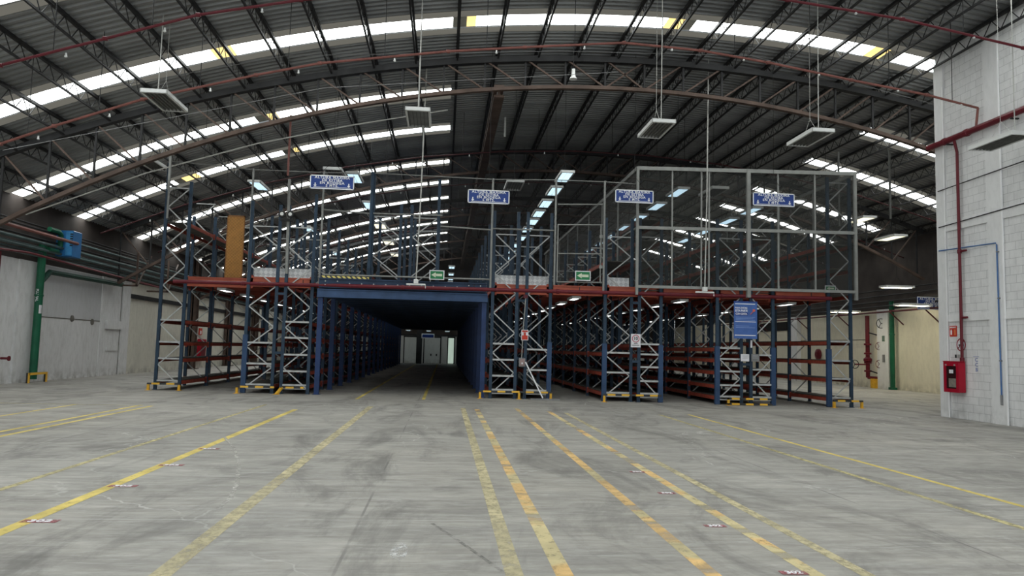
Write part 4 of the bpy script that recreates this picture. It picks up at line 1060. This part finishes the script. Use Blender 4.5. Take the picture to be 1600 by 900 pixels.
MB().box(XN-.015, XN-.012, 19.47, 19.54, 2.30, 2.46).build('symbol', mat('symbol_orange', (.75, .22, .08)), t)
t = thing('prohibition_sign', 'round red and white no smoking sign behind the red riser pipe', 'sign', (XN, 19.25, 1.95))
m = MB(); n = 24
for j in range(n):
    a, b = 2*math.pi*j/n, 2*math.pi*(j+1)/n
    m.quad(*[(XN-.01, 19.27+r*math.cos(u), 2.03+r*math.sin(u)) for r, u in ((.185, b), (.185, a), (.15, a), (.15, b))])
m.bar((XN-.012, 19.14, 2.14), (XN-.012, 19.4, 1.92), .035, .004); m.build('red_ring', mat('ring_dark_red', (.30, .02, .03)), t)
MB().lathe((XN, 19.27, 2.03), [(.17, 0), (.17, -.006)], 24, 'x').build('sign_plate', SIGN_WHITE, t)
m = MB(); m.box(XN-.011, XN-.007, 19.17, 19.37, 2.0, 2.04); m.box(XN-.011, XN-.007, 19.19, 19.22, 2.05, 2.12); m.build('cigarette', BLACK, t)
t = thing('small_plate', 'small black and grey plate above the hose cabinet', 'plate', (XN, 19.4, 1.7))
MB().box(XN-.01, XN, 19.2, 19.43, 1.66, 1.76).build('grey_plate', mat('plate_grey', (.38, .38, .36)), t); MB().box(XN-.012, XN, 19.47, 19.53, 1.67, 1.76).build('black_plate', BLACK, t)
t = thing('stencil_sign', 'faint blue stencilled marks on the white block wall right of the cabinet', 'sign', (XN, 18.7, 1.4))
INK = mat('stencil_blue', (.22, .25, .45), .7)
MB().box(XN-.004, XN, 18.6, 18.82, 1.70, 1.715).build('rule', INK, t)
for i, s in enumerate(('C', 'C', 'B')): text('lettering', s, .14, (XN-.004, 18.70, 1.62-i*.13), t, INK, 'x', sx=1.1)

# far right wall fittings
t = thing('valve_riser', 'dark red fire valve riser with hand wheels against the cream wall', 'valve', (XR-.4, 38.6, 0))
vx, vy = XR-.4, 38.6
MB().tube([(vx, vy, .55), (vx, vy, 3.9)], .11, 12).build('pipe_run', RED_PIPE, t)
for z in (.9, 1.35, 1.85, 2.35): MB().lathe((vx, vy, z), [(.11, -.05), (.19, -.045), (.19, .045), (.11, .05)], 12).build('flange', RED_PIPE, t)
MB().lathe((vx, vy, 1.5), [(.12, -.15), (.22, -.06), (.22, .06), (.12, .15)], 12).build('valve_body', RED_PIPE, t)
MB().tube([(vx, vy, 1.25), (vx-.75, vy, 1.25)], .04, 8).build('valve_stem', RED_PIPE, t)
def ring(c, R0, r, axis, n=18):
    m = MB(); pts = []
    for j in range(n+1):
        a = 2*math.pi*j/n
        pts.append({'x': (c[0], c[1]+R0*math.cos(a), c[2]+R0*math.sin(a)), 'y': (c[0]+R0*math.cos(a), c[1], c[2]+R0*math.sin(a))}[axis])
    m.tube(pts, r, 6)
    for a in (0, math.pi/3*2, math.pi/3*4):
        e = {'x': (c[0], c[1]+R0*math.cos(a), c[2]+R0*math.sin(a)), 'y': (c[0]+R0*math.cos(a), c[1], c[2]+R0*math.sin(a))}[axis]; m.tube([c, e], r*.8, 5)
    return m
ring((vx-.75, vy-.02, 1.25), .22, .022, 'y').build('hand_wheel', STEEL_DARK, t)
ring((vx+.05, vy-1.2, 3.45), .25, .02, 'y').build('hand_wheel', STEEL_DARK, t)
for z in (2.25, 1.3): ring((vx+.1, vy-.9, z), .2, .015, 'y').build('gauge', RED_PIPE, t)
MB().tube([(vx, vy, .55), (vx+.3, vy-.6, .55)], .08, 10).build('base_elbow', RED_PIPE, t)
for z in (3.0, .95): MB().tube([(vx, vy, z), (vx+.3, vy-1.0, z-.25)], .035, 6).build('brace', STEEL_DARK, t)
MB().box(vx-.05, vx+.3, vy-.7, vy-.3, 0, .5).build('pedestal', YELLOW, t)
def drain(name, x, yy, z1, r, label):
    t = thing(name, label, 'pipe', (x, yy, 0)); MB().tube([(x, yy, .12), (x, yy, z1)], r, 12).build('pipe_run', GREEN, t)
    MB().lathe((x, yy, z1*.62), [(r, -.04), (r+.018, -.03), (r+.018, .03), (r, .04)], 12).build('pipe_coupling', GREEN, t)
    return t
t = drain('rain_pipe', XR-.25, 36.6, 4.6, .12, 'green rain pipe on the cream wall beside the white pilaster')
MB().box(XR-.4, XR-.1, 36.45, 36.75, 0, .12).build('pipe_shoe', GREEN, t)
t = thing('wall_rail', 'dark red bracket rail high on the cream wall', 'pipe rail', (XR, 40, 3.9))
MB().tube([(XR-.6, 31, 4.02), (XR-.6, 60, 4.02)], .05, 6).build('rail', mat('rail_red', (.12, .03, .03)), t)
for yy in (33.2, 36.0, 41, 46, 52):
    MB().bar((XR, yy, 3.35), (XR-.75, yy, 4.0), .05, .05).build('bracket', mat('rail_red', (.12, .03, .03)), t); MB().box(XR-.75, XR, yy-.03, yy+.03, 4.05, 4.1).build('bracket_arm', mat('rail_red', (.12, .03, .03)), t)
for i, z in enumerate((4.35, 4.6, 4.9, 5.2)):
    o = MB().tube([(XR-.35, 24, z), (XR-.35, Y1-.2, z)], .035, 6).build('wall_pipe', STEEL_DARK, loc=(XR-.35, 40, z))
    tag(o, 'dark pipe running high along the cream wall', 'pipe', 'dark pipes high on the cream wall')
t = thing('switch_plate', 'small grey switch plate on the white pilaster by the green pipe', 'switch', (XR-.3, 37.3, 2)); 
MB().box(XR-.31, XR-.28, 37.2, 37.4, 1.4, 1.8).build('plate', GREY, t); MB().box(XR-.31, XR-.28, 37.2, 37.4, 2.5, 2.8).build('plate', mat('plate_green', (.12, .18, .14)), t)
t = thing('fire_bell', 'round dark red bell on the cream wall behind the far right rack', 'bell', (XR-.05, 44.6, 1.6))
MB().lathe((XR, 44.6, 1.75), [(.12, 0), (.36, -.04), (.34, -.14), (.15, -.22)], 16, 'x').build('bell_dome', RED_PIPE, t)
t = thing('wall_notice', 'dark notice board high on the cream wall behind the far right rack', 'notice', (XR, 48, 3.4))
MB().box(XR-.04, XR, 47.9, 53.5, 3.35, 3.95).build('board', BLACK, t)

# ------------------------------------------------------------------ left wall fittings
t = drain('rain_pipe', XL+.29, 27.9, 5.0, .13, 'green rain pipe at the left, with a pale stripe of lettering')
MB().tube([(XL+.29, 27.9, 3.55), (XL+.29, 28.5, 4.0), (XL+.29, 34.6, 4.05)], .10, 10).build('pipe_branch', mat('pipe_green_dark', (.012, .05, .035), .5), t)
MB().box(XL+.31, XL+.425, 27.80, 27.88, 2.45, 2.75).build('pale_label', SIGN_WHITE, t)
lt = text('lettering', 'PLUVIAL', .12, (XL+.29, 27.765, 3.1), t, TXT_WHITE, 'y')
lt.data.transform(Matrix.Translation(Vector((XL+.29, 27.765, 3.1))-ORG[t.name]) @ Matrix.Rotation(R(90), 4, 'Y') @ Matrix.Translation(-Vector((XL+.29, 27.765, 3.1))+ORG[t.name]))
t = thing('pipe_guard', 'low yellow and black guard around the foot of the left green pipe', 'guard rail', (XL+.3, 27.9, 0))
for yy in (27.35, 28.5): MB().box(XL+.38, XL+.46, yy-.05, yy+.05, 0, .36).build('guard_post', STRIPE, t)
MB().box(XL+.38, XL+.46, 27.35, 28.5, .28, .36).build('guard_rail', STRIPE, t)
GB = 'pipes bundled high along the left wall'
for i, (dx, z, r, m) in enumerate(((.35, 4.48, .05, TEAL), (.35, 4.6, .035, TEAL), (.5, 4.7, .05, GREEN if False else TEAL), (.38, 4.78, .04, TEAL), (.55, 4.92, .055, TEAL), (.4, 5.08, .035, STEEL_DARK), (.6, 5.22, .045, TEAL), (.45, 5.4, .03, STEEL_DARK), (.3, 5.55, .03, STEEL_DARK))):
    o = MB().tube([(XL+dx, 12, z), (XL+dx, 31, z), (XL+dx, 60, z-.12)], r, 8).build('wall_pipe', m, loc=(XL+dx, 30, z))
    tag(o, 'grey green pipe in the bundle high along the left wall', 'pipe', GB)
o = MB().tube([(XL+.95, 20, 5.15), (XL+.95, 29.0, 5.14)], .06, 8).build('steam_pipe', RED_PALE, loc=(XL+.95, 25, 5.15)); tag(o, 'faded red pipe ending at the blue unit on the left', 'pipe')
o = MB().tube([(XL+.7, 22, 4.25), (XL+.7, 26.3, 4.45), (XL+.7, 30.2, 4.36), (XL+.7, 38, 4.2)], .04, 8).build('fire_pipe', RED_PIPE, loc=(XL+.7, 28, 4.3)); tag(o, 'thin dark red pipe under the blue unit on the left', 'pipe')
o = MB().tube([(XL+.15, 25.6, 0.0), (XL+.15, 25.65, 4.4)], .035, 8).build('fire_riser', RED_PIPE, loc=(XL+.15, 25.6, 0)); tag(o, 'dark red upright pipe at the left edge of the picture', 'pipe')
t = thing('hose_valve', 'small red valve sticking out of the left wall', 'valve', (XL, 26.4, .87)); MB().tube([(XL, 26.4, .87), (XL+.25, 26.4, .87)], .04, 8).build('outlet', RED_PIPE, t); MB().lathe((XL+.25, 26.4, .87), [(.09, 0), (.09, .03)], 10, 'x').build('hand_wheel', RED_PIPE, t)
# the blue unit
t = thing('blue_unit', 'bright blue ventilation unit with holes hanging by the left wall', 'ventilation unit', (XL+.7, 29.2, 4.6))
bx0, bx1, by0, by1, bz0, bz1 = XL+.3, XL+.9, 28.75, 29.4, 4.62, 5.6
MB().bbox(bx0, bx1, by0, by1, bz0, bz1, .02).build('housing', BLUE_UNIT, t)
MB().box(bx0+.35, bx1-.02, by0-.02, by0, bz0+.05, bz1-.05).build('front_panel', mat('unit_blue_pale', (.06, .27, .55), .4), t)
for i in range(6): MB().box(bx0+.5, bx0+.6, by0-.026, by0-.02, bz1-.16-i*.085, bz1-.11-i*.085).build('vent_hole', BLACK, t)
m = MB(); m.tube([(bx0+.2, by0-.9, bz0+.15), (bx0+.2, by0-.25, bz0+.15), (bx0+.2, by0-.08, bz0+.3), (bx0+.2, by0-.08, bz1-.2), (bx0+.2, by0-.25, bz1-.1), (bx0+.2, by0-.9, bz1-.1)], .09, 10); m.build('bent_pipe', GREEN, t)
# bracket frames
for yy, lab in ((34.5, 'nearest'), (38.2, 'further')):
    t = thing('pipe_bracket', 'dark triangular bracket carrying the pipes on the left wall, %s one' % lab, 'bracket', (XL, yy, 4.0))
    b = MB(); b.box(XL, XL+1.0, yy-.04, yy+.04, 3.98, 4.06); b.box(XL+.93, XL+1.0, yy-.04, yy+.04, 4.0, 5.6); b.build('bracket_arm', STEEL_BROWN, t)
    MB().bar((XL+1.0, yy, 4.02), (XL+.3, yy+3.2, 5.7), .06, .06).build('stay', STEEL_BROWN, t)
for yy, lab in ((44.3, 'nearest'), (51.5, 'middle'), (58.5, 'furthest')):
    t = thing('steel_column', 'brown steel column against the left wall, %s of three' % lab, 'column', (XL+.3, yy, 0), 'brown columns along the left wall', 'structure')
    m = MB(); m.box(XL+.02, XL+.45, yy, yy+.03, 0, 6.3); m.box(XL+.02, XL+.45, yy+.42, yy+.45, 0, 6.3); m.box(XL+.2, XL+.27, yy, yy+.45, 0, 6.3); m.build('column_shaft', STEEL_BROWN, t)
    MB().box(XL-.0, XL+.6, yy-.1, yy+.55, 0, .04).build('base_plate', STEEL_BROWN, t)
t = thing('hose_cabinet', 'small red fire cabinet on the left wall seen through the left rack', 'fire cabinet', (XL, 46.6, .6))
MB().bbox(XL+.01, XL+.22, 46.2, 47.2, .55, 1.75, .02).build('cabinet_body', RED_BOX, t); MB().box(XL+.22, XL+.235, 46.3, 47.1, .7, 1.6).build('cabinet_door', RED_PIPE, t)
t = thing('fire_sign', 'small red and white sign above the left wall fire cabinet', 'sign', (XL, 46.6, 1.95)); MB().box(XL-.02, XL+.02, 46.4, 46.95, 2.0, 2.4).build('sign_plate', SIGN_RED, t); MB().box(XL+.02, XL+.024, 46.55, 46.8, 2.05, 2.25).build('symbol', TXT_WHITE, t)

# ------------------------------------------------------------------ daylight
w = bpy.data.worlds.new('overcast'); scn.world = w; w.use_nodes = True
bg = w.node_tree.nodes['Background']; bg.inputs[0].default_value = (.86, .93, 1., 1); bg.inputs[1].default_value = 1.0
scn.view_settings.view_transform = 'Standard'; scn.view_settings.look = 'None'; scn.view_settings.gamma = 1.0
scn.view_settings.use_curve_mapping = False; scn.view_settings.exposure = .35
